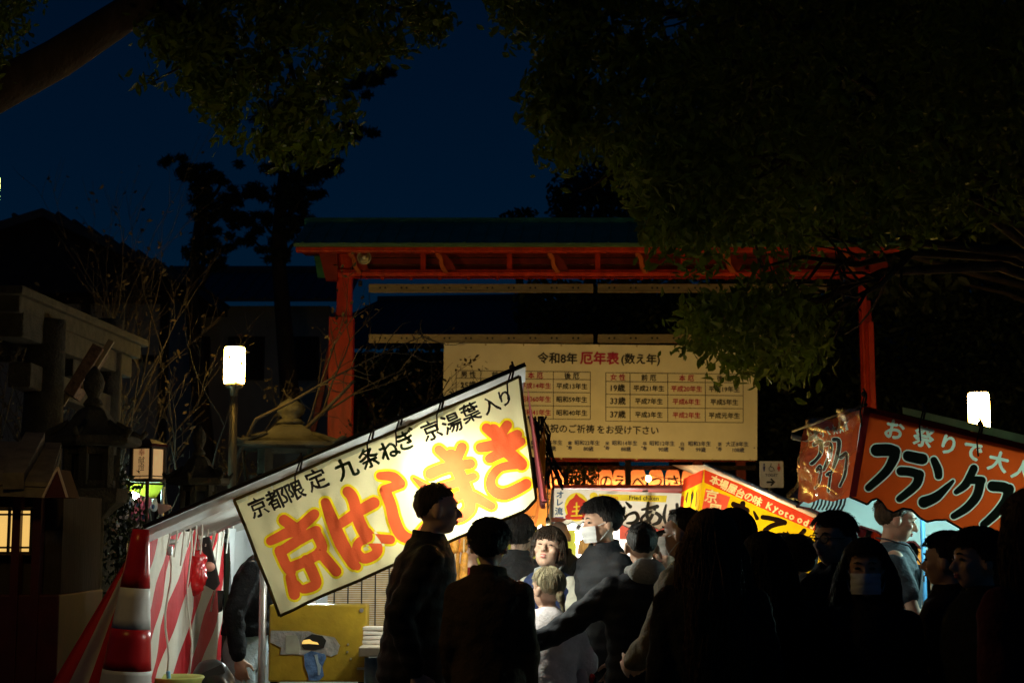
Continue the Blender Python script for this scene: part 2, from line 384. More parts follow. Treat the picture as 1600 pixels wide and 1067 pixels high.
MB().box((0, 0, -.02), (.06, .05, .09)).build('housing', DARKM, cm, world=False, bevel=.008); MB().tube([(0, 0, .02), (.02, .05, .2)], .006, 6).build('cable', DARKM, cm, world=False)

# ---------------------------------------------------------------- notice banner on the gate
VINYL = mat('white_vinyl', (0.74, 0.70, 0.6), 0.6, var=0.07, scale=3, bump=0.05, bscale=8)
INK = mat('black_print', (0.02, 0.018, 0.02), 0.6); INKR = mat('red_print', (0.5, 0.02, 0.03), 0.6); INKP = mat('crimson_print', (0.42, 0.012, 0.07), 0.6); INKB = mat('navy_print', (0.025, 0.03, 0.13), 0.6)
npl = plane3(A(694, 536, GY - 0.22), A(1184, 541, GY - 0.22), A(690, 713, GY - 0.10))
nb = thing('notice_banner', 'wide cream vinyl banner with tables of years hung on the gate', 'banner', (A(940, 700, GY).x, GY - 0.2, 0.0))
def nwr(lift):
    n = npl[1]
    def f(px, py):
        p = onplane(npl, px, py); k = min(1, max(0, (py - 536) / 180)); fx = (px % 62) / 62 - .5
        sag = 0.03 * abs(fx) * 2 * math.exp(-(py - 536) / 14)
        return p + n * (lift + 0.03 * noise.noise(Vector((p.x * 1.6, 3, p.z * .8 + p.x * .6))) + 0.012 * noise.noise(p * 3.3) + sag) 
    return f
sheet, _ = printed([(694, 536), (1184, 541), (1183, 719), (842, 714), (690, 712)], [], 5.0, nwr(0), nb, 'banner_sheet', VINYL)
ov = nwr(0.008)
T1 = [('令和8年', 871, 559.5, 18, .03, -1), ('(数え年)', 1001, 562, 17, .03, -1)]
T2 = [('厄年表', 937, 559.5, 20.5, .035, -1)]
colsL = (712.8, 751.2, 809, 864.6, 922.4); rowsL = (580, 592, 612.5, 633.5, 654)
colsR = (946.5, 984.4, 1043.4, 1102, 1161); rowsR = (583.4, 597, 617, 637.3, 659)
mid = lambda a, i: (a[i] + a[i + 1]) / 2
body = [['男 性', '前 厄', '本 厄', '後 厄'], ['25歳', '平成15年生', '平成14年生', '平成13年生'], ['42歳', '昭和61年生', '昭和60年生', '昭和59年生'], ['61歳', '昭和42年生', '昭和41年生', '昭和40年生']]
bodyR = [['女 性', '前 厄', '本 厄', '後 厄'], ['19歳', '平成21年生', '平成20年生', '平成19年生'], ['33歳', '平成7年生', '平成6年生', '平成5年生'], ['37歳', '平成3年生', '平成2年生', '平成元年生']]
for tb, cs, rs in ((body, colsL, rowsL), (bodyR, colsR, rowsR)):
    for r in range(4):
        for c in range(4):
            red = c == 2 or (r == 0 and c == 0 and tb is bodyR); em = 12.5 if c == 0 and r else (9.8 if r else 10.5)
            (T2 if red and 0 else T1).append((tb[r][c], mid(cs, c), mid(rs, r) + (c - 1.5) * .7, em, .022, -.7)) if not red else T2.append((tb[r][c], mid(cs, c), mid(rs, r) + (c - 1.5) * .7, em, .022, -.7))
T1 += [('歳祝のご祈祷', 887, 669.5, 14, .02, -1), ('をお受け下さい', 981, 671.5, 14, .02, -1), ('還暦', 800, 668, 14, .02, -1)]
overlay('lettering', T1, ov, INK, sheet); overlay('red_lettering', T2, ov, INKP, sheet)
T3 = []
for i, (a_, b_, c_) in enumerate((('古希', '昭和32年生', '70歳'), ('喜寿', '昭和25年生', '77歳'), ('傘寿', '昭和22年生', '80歳'), ('米寿', '昭和14年生', '88歳'), ('卒寿', '昭和12年生', '90歳'), ('白寿', '昭和3年生', '99歳'), ('茶寿', '大正8年生', '108歳'))):
    x = 859 + (i - 1) * 58.5; y = 690.5 + i * .5
    T3 += [(b_, x, y, 8.0, .02, -.7), (c_, x + 2, y + 9.3, 8.0, .02, -.7)]
    if i: T3 += [(a_[0], x - 27, y + .5, 7, .02, 0), (a_[1], x - 27, y + 8, 7, .02, 0), ('・', x + 27, y + 6, 8, .02, 0)]
overlay('small_lettering', T3, ov, INKB, sheet)
def rule(a, b):
    return stroke([a, ((a[0] + b[0]) / 2, (a[1] + b[1]) / 2), b], 0.9)
for cs, rs in ((colsL, rowsL), (colsR, rowsR)):
    lv = []; lf = []
    for i, y in enumerate(rs):
        for k in range(8):
            x0 = cs[0] + (cs[4] - cs[0]) * k / 8; x1 = cs[0] + (cs[4] - cs[0]) * (k + 1) / 8; s0 = (k / 8 - .5) * 2.4; s1 = ((k + 1) / 8 - .5) * 2.4
            b = len(lv); lv += [ov(x0, y + s0 - .45), ov(x1, y + s1 - .45), ov(x1, y + s1 + .45), ov(x0, y + s0 + .45)]; lf.append((b, b + 1, b + 2, b + 3))
    for j, x in enumerate(cs):
        for k in range(5):
            sh = (j / 4 - .5) * 2.4; y0 = rs[0] + (rs[4] - rs[0]) * k / 5 + sh; y1 = rs[0] + (rs[4] - rs[0]) * (k + 1) / 5 + sh
            b = len(lv); lv += [ov(x - .45, y0), ov(x + .45, y0), ov(x + .45, y1), ov(x - .45, y1)]; lf.append((b, b + 1, b + 2, b + 3))
    MB().add(lv, lf).build('table_rules', INK, sheet)
for i in range(9):
    for yy in (538, 714):
        p = nwr(0.004)(700 + i * 59, yy + i * .55); MB().tube([p, p + npl[1] * .008], .014, 8).build('eyelet', STEEL, sheet)

# ---------------------------------------------------------------- street lamps
def street_lamp(px, ytop, ybot, Y, label, w=33, es=62):
    a = A(px, ytop, Y); b = A(px, ybot, Y); k = Y / F
    t = thing('street_lamp', label, 'street lamp', (a.x, Y, 0), group='street lamps with white cylinder shades')
    h = a.z - b.z; r = w * k / 2
    MB().lathe((0, 0, b.z), [(r * .93, 0), (r * .97, 0.02), (r, h * .5), (r * .97, h - .02), (r * .9, h)], 28).build('lamp_shade', mat('lamp_glass', (0.9, 0.85, 0.7), 0.3, emit=WARM, es=es), t, True, False)
    MB().lathe((0, 0, b.z - .05), [(r * .35, -.1), (r * .4, -.02), (r * .8, 0), (r * .85, .048)], 24).build('collar', mat('lamp_metal', (0.14, 0.12, 0.08), 0.4, metal=.5), t, True, False)
    MB().lathe((0, 0, b.z + h), [(r * .92, 0), (r * .8, .03), (0.01, .04)], 24).build('cap', mat('lamp_metal', ()), t, True, False)
    MB().tube([(0, 0, 0), (0, 0, b.z - .15)], [.06, .045], 14).build('pole', mat('lamp_metal', ()), t, True, False)
    MB().lathe((0, 0, 0), [(.12, 0), (.12, .05), (.075, .08), (.06, .4)], 20).build('base', mat('lamp_metal', ()), t, True, False)
    return t
street_lamp(367, 543, 599, 18, 'lit street lamp beside the bare trees, its white shade on a dark pole')
street_lamp(1528.5, 614, 669, 18, 'lit street lamp rising above the red sausage stall')
street_lamp(-29, 270, 352, 6.5, 'assumed lit street lamp mostly outside the frame at the left edge, beside the camphor limb', w=58, es=58)  # assumed lamp from the edge glow, set near to fill the crowd with light

# warm bulb string low by the gate, hidden bulbs added to light the banner
fs = thing('bulb_string', 'string of small warm bulbs hung below the notice banner, hidden ones added', 'string lights', A(960, 745, 21.6))
pts = [A(835, 742, 21.6), A(848, 744, 21.6), A(905, 786, 21.6), A(1013, 741, 21.6), A(1140, 768, 21.6), A(1190, 765, 21.6)]
MB().tube(pts, .006, 6).build('cable', DARKM, fs)
for q in pts[1:5]:
    p = q - Vector((0, 0, .06)); b_ = MB().ell(p, (.034, .034, .04), 12, 8).build('bulb', mat('warm_bulb', (1, .8, .4), emit=(1.0, .6, .12), es=520), fs, True); MB().tube([p + Vector((0, 0, .03)), q], .014, 8).build('socket', DARKM, b_, True)
# ================================================================ BUILDINGS, STONEWORK
def tiled_roof(parent, e0, e1, r0, r1, n, m=TILE):
    rf = MB().prism([e0, e1, r1, r0], (0, 0, 0.08)).build('roof', m, parent)
    for k in range(n):
        t = (k + .5) / n; MB().tube([e0.lerp(e1, t) + Vector((0, 0, .09)), r0.lerp(r1, t) + Vector((0, 0, .09))], .05, 6).build('tile_row', m, rf)
    MB().tube([r0 + Vector((0, 0, .1)), r1 + Vector((0, 0, .1))], .16, 10).build('ridge', m, rf); return rf
# white-walled house behind the bare trees
HY = 38.0
hx0 = A(-160, 600, HY).x; hx1 = A(262, 600, HY).x; hz = A(0, 440, HY).z
hs = thing('house', 'dark gabled house with pale plaster walls behind the bare trees', 'house', ((hx0 + hx1) / 2, HY, 0))
MB().box(((hx0 + hx1) / 2, HY + 4, hz / 2), (hx1 - hx0, 8, hz)).build('wall', PLASTER, hs)
for px in (-40, 134, 258):
    x = A(px, 500, HY).x; MB().box((x, HY - .03, hz / 2), (.22, .1, hz)).build('timber_post', WOODD, hs)
for py in (470, 560):
    z = A(0, py, HY).z; MB().box(((hx0 + hx1) / 2, HY - .02, z), (hx1 - hx0, .08, .16)).build('timber_rail', WOODD, hs)
ap = A(75, 345, HY + 0); el = A(-330, 470, HY - .8); er = A(300, 452, HY - .8)
MB().prism([el + Vector((0, 0, 0)), er, ap], (0, 7, 0)).build('gable', WOODD, hs)
for s0, s1 in ((el, ap), (er, ap)):
    u = (s1 - s0); MB().prism([s0 + Vector((0, -.5, 0)), s1 + Vector((0, -.5, .0)), s1 + Vector((0, 8, 0)), s0 + Vector((0, 8, 0))], (0, 0, .22)).build('roof', TILE, hs)
    for k in range(9): MB().tube([s0.lerp(s1, k / 9) + Vector((0, -.52, .26)), s0.lerp(s1, k / 9) + Vector((0, 8, .26))], .06, 6).build('tile_row', TILE, hs)
a = A(30, 520, HY); MB().box((a.x, HY - .02, a.z), (1.6, .1, 1.1)).build('window', WOODD, hs)
# lower house / storehouse to its right
h2 = thing('storehouse', 'low storehouse with a pale wall and dark roof between house and gate', 'house', (A(400, 600, 42).x, 42, 0))
x0 = A(268, 500, 42).x; x1 = A(515, 500, 42).x; z1 = A(400, 478, 42).z
MB().box(((x0 + x1) / 2, 44.5, z1 / 2), (x1 - x0, 5, z1)).build('wall', PLASTER, h2)
tiled_roof(h2, Vector((x0 - .6, 41.2, z1)), Vector((x1 + .6, 41.2, z1)), Vector((x0 - .6, 44.5, z1 + 1.3)), Vector((x1 + .6, 44.5, z1 + 1.3)), 16)
for px in (300, 385, 470):
    p = A(px, 560, 42); w = MB().box((p.x, 41.97, p.z), (1.0, .08, 1.2)).build('window', WOODD, h2); 
    for u in (-.3, 0, .3): MB().box((p.x + u, 41.91, p.z), (.05, .05, 1.2)).build('window_bar', WOODD, w)
# big shrine roof seen through the gate
sh = thing('shrine_hall', 'large dark tiled hall roof seen through the gate above the banner', 'hall', (A(760, 600, 50).x, 54, 0))
e0 = A(440, 545, 49); e1 = A(1010, 545, 49); r0 = A(590, 474, 54); r1 = A(845, 470, 54)
tiled_roof(sh, e0, e1, r0, r1, 30)
MB().box(((e0.x + e1.x) / 2, 54, e0.z / 2), (e1.x - e0.x - 2.4, 8, e0.z)).build('wall', WOODD, sh)
for k in range(7):
    x = e0.x + 1.2 + (e1.x - e0.x - 2.4) * k / 6; MB().tube([(x, 49.8, 0), (x, 49.8, e0.z)], .2, 12).build('pillar', REDD, sh)

# unseen dark hall, added to block sky gaps between the trees
dh = thing('sky_block_hall', 'unseen dark hall added to block the sky behind the trees right of the gate', 'hall', (A(1380, 600, 40).x, 42, 0))
x0 = A(1080, 600, 40).x; x1 = A(1800, 600, 40).x; z1 = A(1300, 590, 40).z
MB().box(((x0 + x1) / 2, 43, z1 / 2), (x1 - x0, 6, z1)).build('wall', WOODD, dh)
for k in range(13): MB().box((x0 + (x1 - x0) * k / 12, 39.95, z1 / 2), (.2, .12, z1)).build('timber_post', WOODD, dh)
tiled_roof(dh, Vector((x0 - .8, 39, z1)), Vector((x1 + .8, 39, z1)), Vector((x0 - .8, 43, z1 + 2.2)), Vector((x1 + .8, 43, z1 + 2.2)), 24)
# red open pavilion with a row of paper lanterns, behind the gate
PY = 27.0
pav = thing('lantern_stand', 'red timber stand carrying the row of paper lanterns behind the gate', 'stand', (A(960, 760, PY).x, PY + .1, 0))
for px in (848, 979, 1092, 1160):
    p = A(px, 720, PY); MB().box((p.x, PY + (.25 if px != 979 else -.3), p.z / 2), (.16 if px != 979 else .1, .16 if px != 979 else .1, p.z)).build('post', REDD if px != 979 else WOODD, pav)
for py, m_, h_ in ((716, REDD, .12), (731, WOODD, .08), (772, REDD, .1)):
    a = A(835, py, PY + .2); b = A(1180, py, PY + .2); MB().box(((a.x + b.x) / 2, PY + .2, a.z), (b.x - a.x, .1, h_)).build('beam', m_, pav)
a = A(1045, 708, PY + .5); MB().box((a.x + .3, PY + .6, a.z), (1.5, .1, .3)).build('panel', mat('cream_board', (.35, .3, .2), .8), pav)
for k in range(14):
    a = A(838 + k * 25, 790, PY + .5); MB().box((a.x, PY + .5, 1.2), (.24, .03, 2.4)).build('board', WOODD, pav)
LPAPER = mat('lantern_paper', (0.8, 0.36, 0.17), 0.7, trans=0.85, var=0.12, scale=5)
chars = [(818, None), (870, '◎'), (899, '祇'), (926, '園'), (946.5, 'の'), (968.5, 'え'), (997, 'べ'), (1025, 'っ'), (1051, 'さ'), (1077, 'ん')]
for i, (px, ch) in enumerate(chars):
    p = A(px, 750.5, PY - .05); w = {'◎': .118, '祇': .12, '園': .12, 'の': .122, 'え': .122, 'べ': .143, 'っ': .132, 'さ': .13}.get(ch, .13); h = .365
    lab = {'◎': 'glowing paper lantern bearing a double ring', None: 'glowing paper lantern half hidden behind the maroon awning cloth', '祇': 'glowing paper lantern with a kanji, just right of the ring lantern', '園': 'glowing paper lantern with a square boxed kanji, third from the ring', 'の': 'glowing paper lantern painted with one looped round syllable', 'え': 'narrow glowing paper lantern cut off by the dark post', 'べ': 'glowing paper lantern whose slanting syllable has two small dots', 'っ': 'glowing paper lantern with one small low curved stroke', 'さ': 'glowing paper lantern with crossing strokes beside the oden stall', 'ん': 'glowing paper lantern mostly hidden by the oden stall'}[ch]
    t = thing('paper_lantern', lab, 'lantern', p, 0, 'paper lanterns in a row')
    prof = []
    for k in range(21):
        u = k / 20; rr = w * (0.62 + 0.38 * math.sin(math.pi * min(1, max(0, u))) ** .45) * (1 + (0.018 if k % 2 else -.018)); prof.append((rr, -h / 2 + h * u))
    me = MB(); g_ = 24; vs = []; fs = []
    for r_, z_ in prof:
        for k in range(g_): vs.append((r_ * math.cos(2 * math.pi * k / g_), r_ * math.sin(2 * math.pi * k / g_), z_))
    for a_ in range(20):
        for k in range(g_): fs.append((a_ * g_ + k, a_ * g_ + (k + 1) % g_, (a_ + 1) * g_ + (k + 1) % g_, (a_ + 1) * g_ + k))
    me.add(vs, fs).build('shade', LPAPER, t, True, False)
    for z_ in (-h / 2 - .015, h / 2 + .015): MB().lathe((0, 0, z_ - .02), [(w * .62, 0), (w * .66, .02), (w * .62, .04)], 20).build('rim', WOODD, t, False, False)
    MB().ell((0, 0.0, -.06), .035, 10, 8).build('bulb', mat('lantern_bulb', (1, .8, .5), emit=(1.0, .52, .2), es=75), t, True, False)
    MB().tube([(0, 0, h / 2), (0, .1, h / 2 + .12)], .006, 5).build('cord', DARKM, t, False, False)
    if ch:
        v0, f0 = glyphs(ch, .27 if ch != '◎' else .25); v = np.vstack([v0 + np.array(d_) * .006 for d_ in BOLD]); f = [tuple(i + k * len(v0) for i in g) for k in range(5) for g in f0]; vv = []
        for qi, q in enumerate(v):
            an = q[0] / w; an = max(-1.45, min(1.45, an)); r_ = w + .008 + .0006 * (qi // len(v0)); vv.append((math.sin(an) * r_, -math.cos(an) * r_, q[1] - .03))
        MB().add(vv, f).build('lettering', INK, t, False, False)

DIMSTONE = mat('dimmed_stone', (.055, .052, .036), .95, var=.4, scale=9, bump=.7, bscale=50)  # granite copy darkened in its colour to read as dimly lit
# ---------------------------------------------------------------- stone torii at the left edge
TY = 12.4
tr = thing('stone_torii', 'weathered stone torii gate standing at the left behind the lanterns', 'torii gate', (A(40, 800, TY).x, TY, 0))
def pt(px, py, Y): return A(px, py, Y)
p0 = pt(63, 560, TY); p1 = pt(160, 600, TY + 2.5)
for p, r_ in ((p0, .165), (Vector((p1.x, TY + 2.5, p1.z)), .15)):
    MB().tube([(p.x, p.y, 0), (p.x + .02, p.y, 1.5), (p.x + .05, p.y, A(60, 500, p.y).z)], [r_ * 1.12, r_ * 1.03, r_ * .9], 24).build('pillar', DIMSTONE, tr, True)
    MB().lathe((p.x, p.y, 0), [(r_ * 1.9, 0), (r_ * 1.9, .2), (r_ * 1.4, .3)], 24).build('pillar_base', DIMSTONE, tr)
# lower tie beam and the two stacked lintels, running back to the right
def beam(a, b, w, h, name, bv=.02): return MB().bar(a, b, w, h).build(name, DIMSTONE, tr, bevel=bv)
beam(pt(30, 585, TY - .5), pt(176, 640, TY + 2.9), .18, .2, 'tie_beam')
beam(pt(12, 502, TY - .7), pt(188, 572, TY + 3.1), .24, .24, 'lintel')
beam(pt(-2, 470, TY - .8), pt(196, 548, TY + 3.2), .32, .17, 'top_lintel')
MB().bar(pt(-6, 452, TY - .9), pt(202, 537, TY + 3.3), .4, .07).build('cap_stone', DIMSTONE, tr, bevel=.02)
q = pt(112, 560, TY + 1.2); MB().box(q, (.1, .24, .34)).build('name_block', DIMSTONE, tr, bevel=.01)
# a framed tablet leaning off the torii
a = pt(158, 545, TY + .3); b = pt(112, 620, TY + .25)
tb = thing('framed_tablet', 'dark carved tablet in a frame tilted across the stone torii', 'tablet', (a + b) / 2)
MB().bar(a, b, .1, .25, (0, 1, 0)).build('board', mat('tablet_wood', (.16, .1, .06), .7, var=.5, scale=20, bump=.8, bscale=30), tb, bevel=.01)
for s in (-1, 1):
    off = Vector((.1, -.06, .062)) * s; MB().bar(a + off, b + off, .05, .03, (0, 1, 0)).build('frame_bar', mat('tablet_frame', (.3, .24, .14), .6), tb)

# ---------------------------------------------------------------- stone lanterns
def stone_lantern(px, py_top, Y, s, label, sq=6, wx=1.0, STONE=STONE):
    p = A(px, py_top, Y); H = p.z; t = thing('stone_lantern', label, 'stone lantern', (p.x, Y, 0), R(random.uniform(-8, 8)) if sq == 6 else R(6), group='stone lanterns by the path')
    z = H
    t.scale = (wx, wx, 1)
    MB().lathe((0, 0, z - .42 * s), [(.10 * s, 0), (.13 * s, .03 * s), (.10 * s, .07 * s), (.07 * s, .1 * s), (.12 * s, .18 * s), (.135 * s, .25 * s), (.1 * s, .33 * s), (.02 * s, .42 * s)], 20).build('finial', STONE, t, True, False)
    prof = [(.12 * s, .40 * s), (.2 * s, .36 * s), (.34 * s, .2 * s), (.52 * s, .1 * s), (.62 * s, .1 * s), (.64 * s, .03 * s), (.56 * s, .0)]
    roof_ = MB().lathe((0, 0, z - .82 * s), prof[::-1], sq=sq).build('cap_roof', STONE, t, False, False, bevel=.012)
    for k in range(sq):
        an = 2 * math.pi * k / sq + math.pi / sq; MB().tube([(.3 * s * math.cos(an), .3 * s * math.sin(an), z - .58 * s), (.6 * s * math.cos(an), .6 * s * math.sin(an), z - .73 * s), (.69 * s * math.cos(an), .69 * s * math.sin(an), z - .66 * s)], [.03 * s, .045 * s, .03 * s], 8).build('roof_corner', STONE, roof_, True, False)
    zb = z - .82 * s; hb = .42 * s
    for k in range(sq):   # fire box: corner piers with openings between, sill and head
        an = 2 * math.pi * k / sq + math.pi / sq; MB().box((.3 * s * math.cos(an), .3 * s * math.sin(an), zb - hb / 2), (.1 * s, .1 * s, hb), Matrix.Rotation(an, 3, 'Z')).build('pier', STONE, t, world=False, bevel=.006)
    for zz in (zb - .04 * s, zb - hb + .04 * s): MB().lathe((0, 0, zz - .04 * s), [(.33 * s, 0), (.33 * s, .08 * s)], sq=sq).build('band', STONE, t, world=False)
    MB().lathe((0, 0, zb - hb + .02 * s), [(.2 * s, 0), (.2 * s, hb - .04 * s)], sq=sq).build('inner_screen', mat('lantern_inside', (.03, .03, .028), .9), t, world=False)
    zp = zb - hb; MB().lathe((0, 0, zp - .3 * s), [(.22 * s, 0), (.32 * s, .08 * s), (.46 * s, .16 * s), (.48 * s, .3 * s)], sq=sq).build('platform', STONE, t, False, False, bevel=.01)
    zs = zp - .3 * s; MB().tube([(0, 0, .25), (0, 0, .25 + (zs - .25) * .45), (0, 0, .25 + (zs - .25) * .55), (0, 0, zs)], [.2 * s, .165 * s, .165 * s, .18 * s], 20).build('shaft', STONE, t, True, False)
    MB().lathe((0, 0, zs * .55), [(.175 * s, 0), (.2 * s, .03), (.175 * s, .06)], 20).build('shaft_ring', STONE, t, True, False)
    MB().lathe((0, 0, 0), [(.5 * s, 0), (.5 * s, .16), (.4 * s, .2), (.3 * s, .28)], sq=sq).build('base', STONE, t, False, False, bevel=.01)
    return t
stone_lantern(148, 572, 11.5, .74, 'big dark stone lantern in front of the stone torii', 6, .8, DIMSTONE)
stone_lantern(455, 622, 19.0, .78, 'square stone lantern beside the left red gate post', 4, 1.75, DIMSTONE)
stone_lantern(312, 664, 13.0, .62, 'small stone lantern below the lit lamp by the bare tree', 6, .7, DIMSTONE)

# ---------------------------------------------------------------- lit wooden lantern box reading 献燈
p = A(232, 700, 15.0)
wl = thing('box_lantern', 'lit wooden box lantern with paper panes on a post', 'lantern', (p.x, 15.0, 0), R(-22))
zt = p.z / .77; hw = .14; wl.scale = (.8, .8, .77)
MB().tube([(0, 0, 0), (0, 0, zt - .42)], .022, 10).build('post', WOODD, wl, world=False)
for sx in (-1, 1):
    for sy in (-1, 1): MB().box((sx * hw, sy * hw, zt - .2), (.035, .035, .42)).build('frame_post', WOODD, wl, world=False)
for zz in (zt - .405, zt + .005):
    for sx in (-1, 1):
        MB().box((sx * hw, 0, zz), (.034, hw * 2 - .036, .034)).build('frame_rail', WOODD, wl, world=False); MB().box((0, sx * hw, zz), (hw * 2 - .036, .034, .034)).build('frame_rail', WOODD, wl, world=False)
PANE = mat('lit_paper_pane', (0.9, 0.7, 0.42), 0.8, emit=(1, .55, .2), es=.3, var=.2, scale=4)
for an in range(4):
    o = MB().box((0, -hw + .01, zt - .2), (hw * 2 - .04, .004, .37)).build('paper_pane', PANE, wl, world=False); o.rotation_euler = (0, 0, an * math.pi / 2)
    for zz in (.3, .07, -.0): pass
    o2 = MB().box((0, -hw - .002, zt - .355), (hw * 2 - .04, .008, .012)).build('pane_bar', WOODD, wl, world=False); o2.rotation_euler = (0, 0, an * math.pi / 2)
v, f = glyphs('献\n燈', .1, .02, line=.9); o = MB().add([(q[0], -hw + .004, q[1] + zt - .2) for q in v], f).build('lettering', INK, wl, world=False)
v, f = glyphs('奉', .1, .02); MB().add([(q[0], -hw + .004, q[1] + zt - .06) for q in v], f).build('lettering', INKR, wl, world=False)
MB().lathe((0, 0, zt + .02), [(.24, 0), (.22, .03), (.1, .08), (.02, .1)], sq=4).build('cap_roof', mat('dark_red_lacquer_cap', (.07, .008, .008), .5), wl, world=False)

# ---------------------------------------------------------------- small red shrine with lit lattice windows at the left edge
VY = 9.0
vx0 = A(-120, 800, VY).x; vx1 = A(66, 800, VY).x; vz = A(0, 770, VY).z
vs_ = thing('roadside_shrine', 'little red shrine with lit lattice windows at the left edge', 'shrine', ((vx0 + vx1) / 2, VY + .3, 0))
DR = mat('dark_red_lacquer', (.06, .006, .006), .5, var=.3)
MB().box(((vx0 + vx1) / 2, VY + .9, .62), (vx1 - vx0, 1.0, 1.24)).build('plinth', DR, vs_, bevel=.01)
MB().box(((vx0 + vx1) / 2, VY + .95, (vz + 1.24) / 2), (vx1 - vx0 - .05, .88, vz - 1.24)).build('core', WOODD, vs_)
for pxs in ((-46, 22), (31, 48)):
    a = A(pxs[0], 796, VY + .42); b = A(pxs[1], 863, VY + .42); fr = MB().box(((a.x + b.x) / 2, VY + .47, (a.z + b.z) / 2), (b.x - a.x + .03, .06, a.z - b.z + .03)).build('window', WOODD, vs_)
    MB().box(((a.x + b.x) / 2, VY + .43, (a.z + b.z) / 2), (b.x - a.x, .01, a.z - b.z)).build('paper_pane', mat('lit_window_paper', (.9, .65, .3), .8, emit=(1, .6, .16), es=.85, var=.25, scale=6), fr)
    xs_ = [pxs[0], 13, 22] if pxs[0] < 0 else list(pxs)
    for x in xs_: q = A(x, 830, VY + .4); MB().box((q.x, VY + .41, (a.z + b.z) / 2), (.014, .02, a.z - b.z + .02)).build('lattice_bar', WOODD, fr)
    for y in (796, 803.5, 855, 863): q = A(0, y, VY + .4); MB().box(((a.x + b.x) / 2, VY + .405, q.z), (b.x - a.x, .016, .012)).build('lattice_bar', WOODD, fr)
for px in (26, 58): q = A(px, 800, VY + .38); MB().box((q.x, VY + .42, vz / 2), (.05, .08, vz)).build('post', DR, vs_)
a = A(-140, 770, VY + .1); b = A(78, 778, VY + .1); c = A(95, 717, VY + 1.0); d = A(-140, 712, VY + 1.0)
rf = MB().prism([a, b, c, d], (0, 0, .06)).build('roof', mat('shingle_roof', (.16, .14, .11), .85, var=.35, scale=8, bump=.4), vs_)
for k in range(5):
    t = k / 5; MB().prism([a.lerp(d, t) + Vector((0, -.01, .065)), b.lerp(c, t) + Vector((0, -.01, .065)), b.lerp(c, t + .19) + Vector((0, 0, .085)), a.lerp(d, t + .19) + Vector((0, 0, .085))], (0, 0, .025)).build('shingle_course', MATS['shingle_roof'], rf)
MB().bar(A(20, 778, VY + .05) + Vector((0, 0, .1)), A(54, 716, VY + .9) + Vector((0, 0, .12)), .12, .1).build('roof_rib', MATS['shingle_roof'], rf)
tri = [A(68, 777, VY), A(91, 733, VY), A(106, 777, VY)]
MB().prism(tri, (0, .25, 0)).build('gable', DR, vs_)
EDGE = mat('pale_gable_edge', (.6, .5, .45), .6)
for s0, s1 in ((tri[0], tri[1]), (tri[2], tri[1])): MB().bar(s0 + Vector((0, -.012, 0)), s1 + Vector((0, -.012, .012)), .012, .014, (0, 1, 0)).build('gable_trim', EDGE, vs_)

# ---------------------------------------------------------------- toilet sign
p = A(1205.5, 741, 19); ts = thing('toilet_sign', 'white toilet sign with figures and an arrow beside the oden stall', 'sign', (p.x, 19, 0))
w_ = 37 * 19 / F; h_ = 41 * 19 / F
board = MB().box((p.x, 19, p.z), (w_, .02, h_)).build('board', mat('sign_white', (.55, .52, .46), .6), ts, bevel=.004)
MB().tube([(p.x, 19.05, 0), (p.x, 19.05, p.z + h_ / 2)], .025, 10).build('post', DARKM, ts)
pl = (Vector((p.x, 18.986, p.z)), Vector((0, -1, 0))); tp = lambda x, y: onplane(pl, x, y)
overlay('lettering', [('TOILET', 1205.5, 742, 6, .01, 0), ('→', 1204.5, 753, 17, .05, 0)], tp, INK, board)
def figure(cx, cy, m_, dress):
    k = 1.0; pts = stroke([(cx, cy - 5), (cx, cy - 4.4), (cx, cy - 3.8)], 2.6); MB().add([tp(*q) for q in pts], [tuple(range(len(pts)))]).build('symbol', m_, board)
    pp = [(cx - 1.8, cy - 2), (cx + 1.8, cy - 2), (cx + (3 if dress else 1.5), cy + 3), (cx + 1.2, cy + 3), (cx + 1.2, cy + 6), (cx - 1.2, cy + 6), (cx - 1.2, cy + 3), (cx - (3 if dress else 1.5), cy + 3)]
    MB().add([tp(*q) for q in pp], [tuple(range(8))]).build('symbol', m_, board)
figure(1194, 730, INKB, False); figure(1217, 730, mat('sign_red', (.5, .06, .03), .6), True)
pts = stroke([(1205, 724), (1204.5, 729), (1208, 730), (1210, 735)], 1.0); MB().add([tp(*q) for q in pts], [tuple(range(len(pts)))]).build('symbol', INK, board)
pts = stroke([(1204, 728), (1201.5, 732), (1204, 736), (1208, 735)], 0.9); MB().add([tp(*q) for q in pts], [tuple(range(len(pts)))]).build('symbol', INK, board)

# leafy sprig in front of the kanji lanterns
sg = thing('sakaki_branch', 'dark leafy branch tied in front of the kanji lanterns', 'branch', A(900, 770, 25.6))
q_ = MB()
for k in range(8): limb0 = [A(903, 775, 25.6), A(895 + k * 4, 752, 25.6), A(885 + k * 6, 728 + (k % 3) * 6, 25.5)]; q_.tube(limb0, [.012, .008, .004], 6)
q_.build('stem', TWIG, sg)
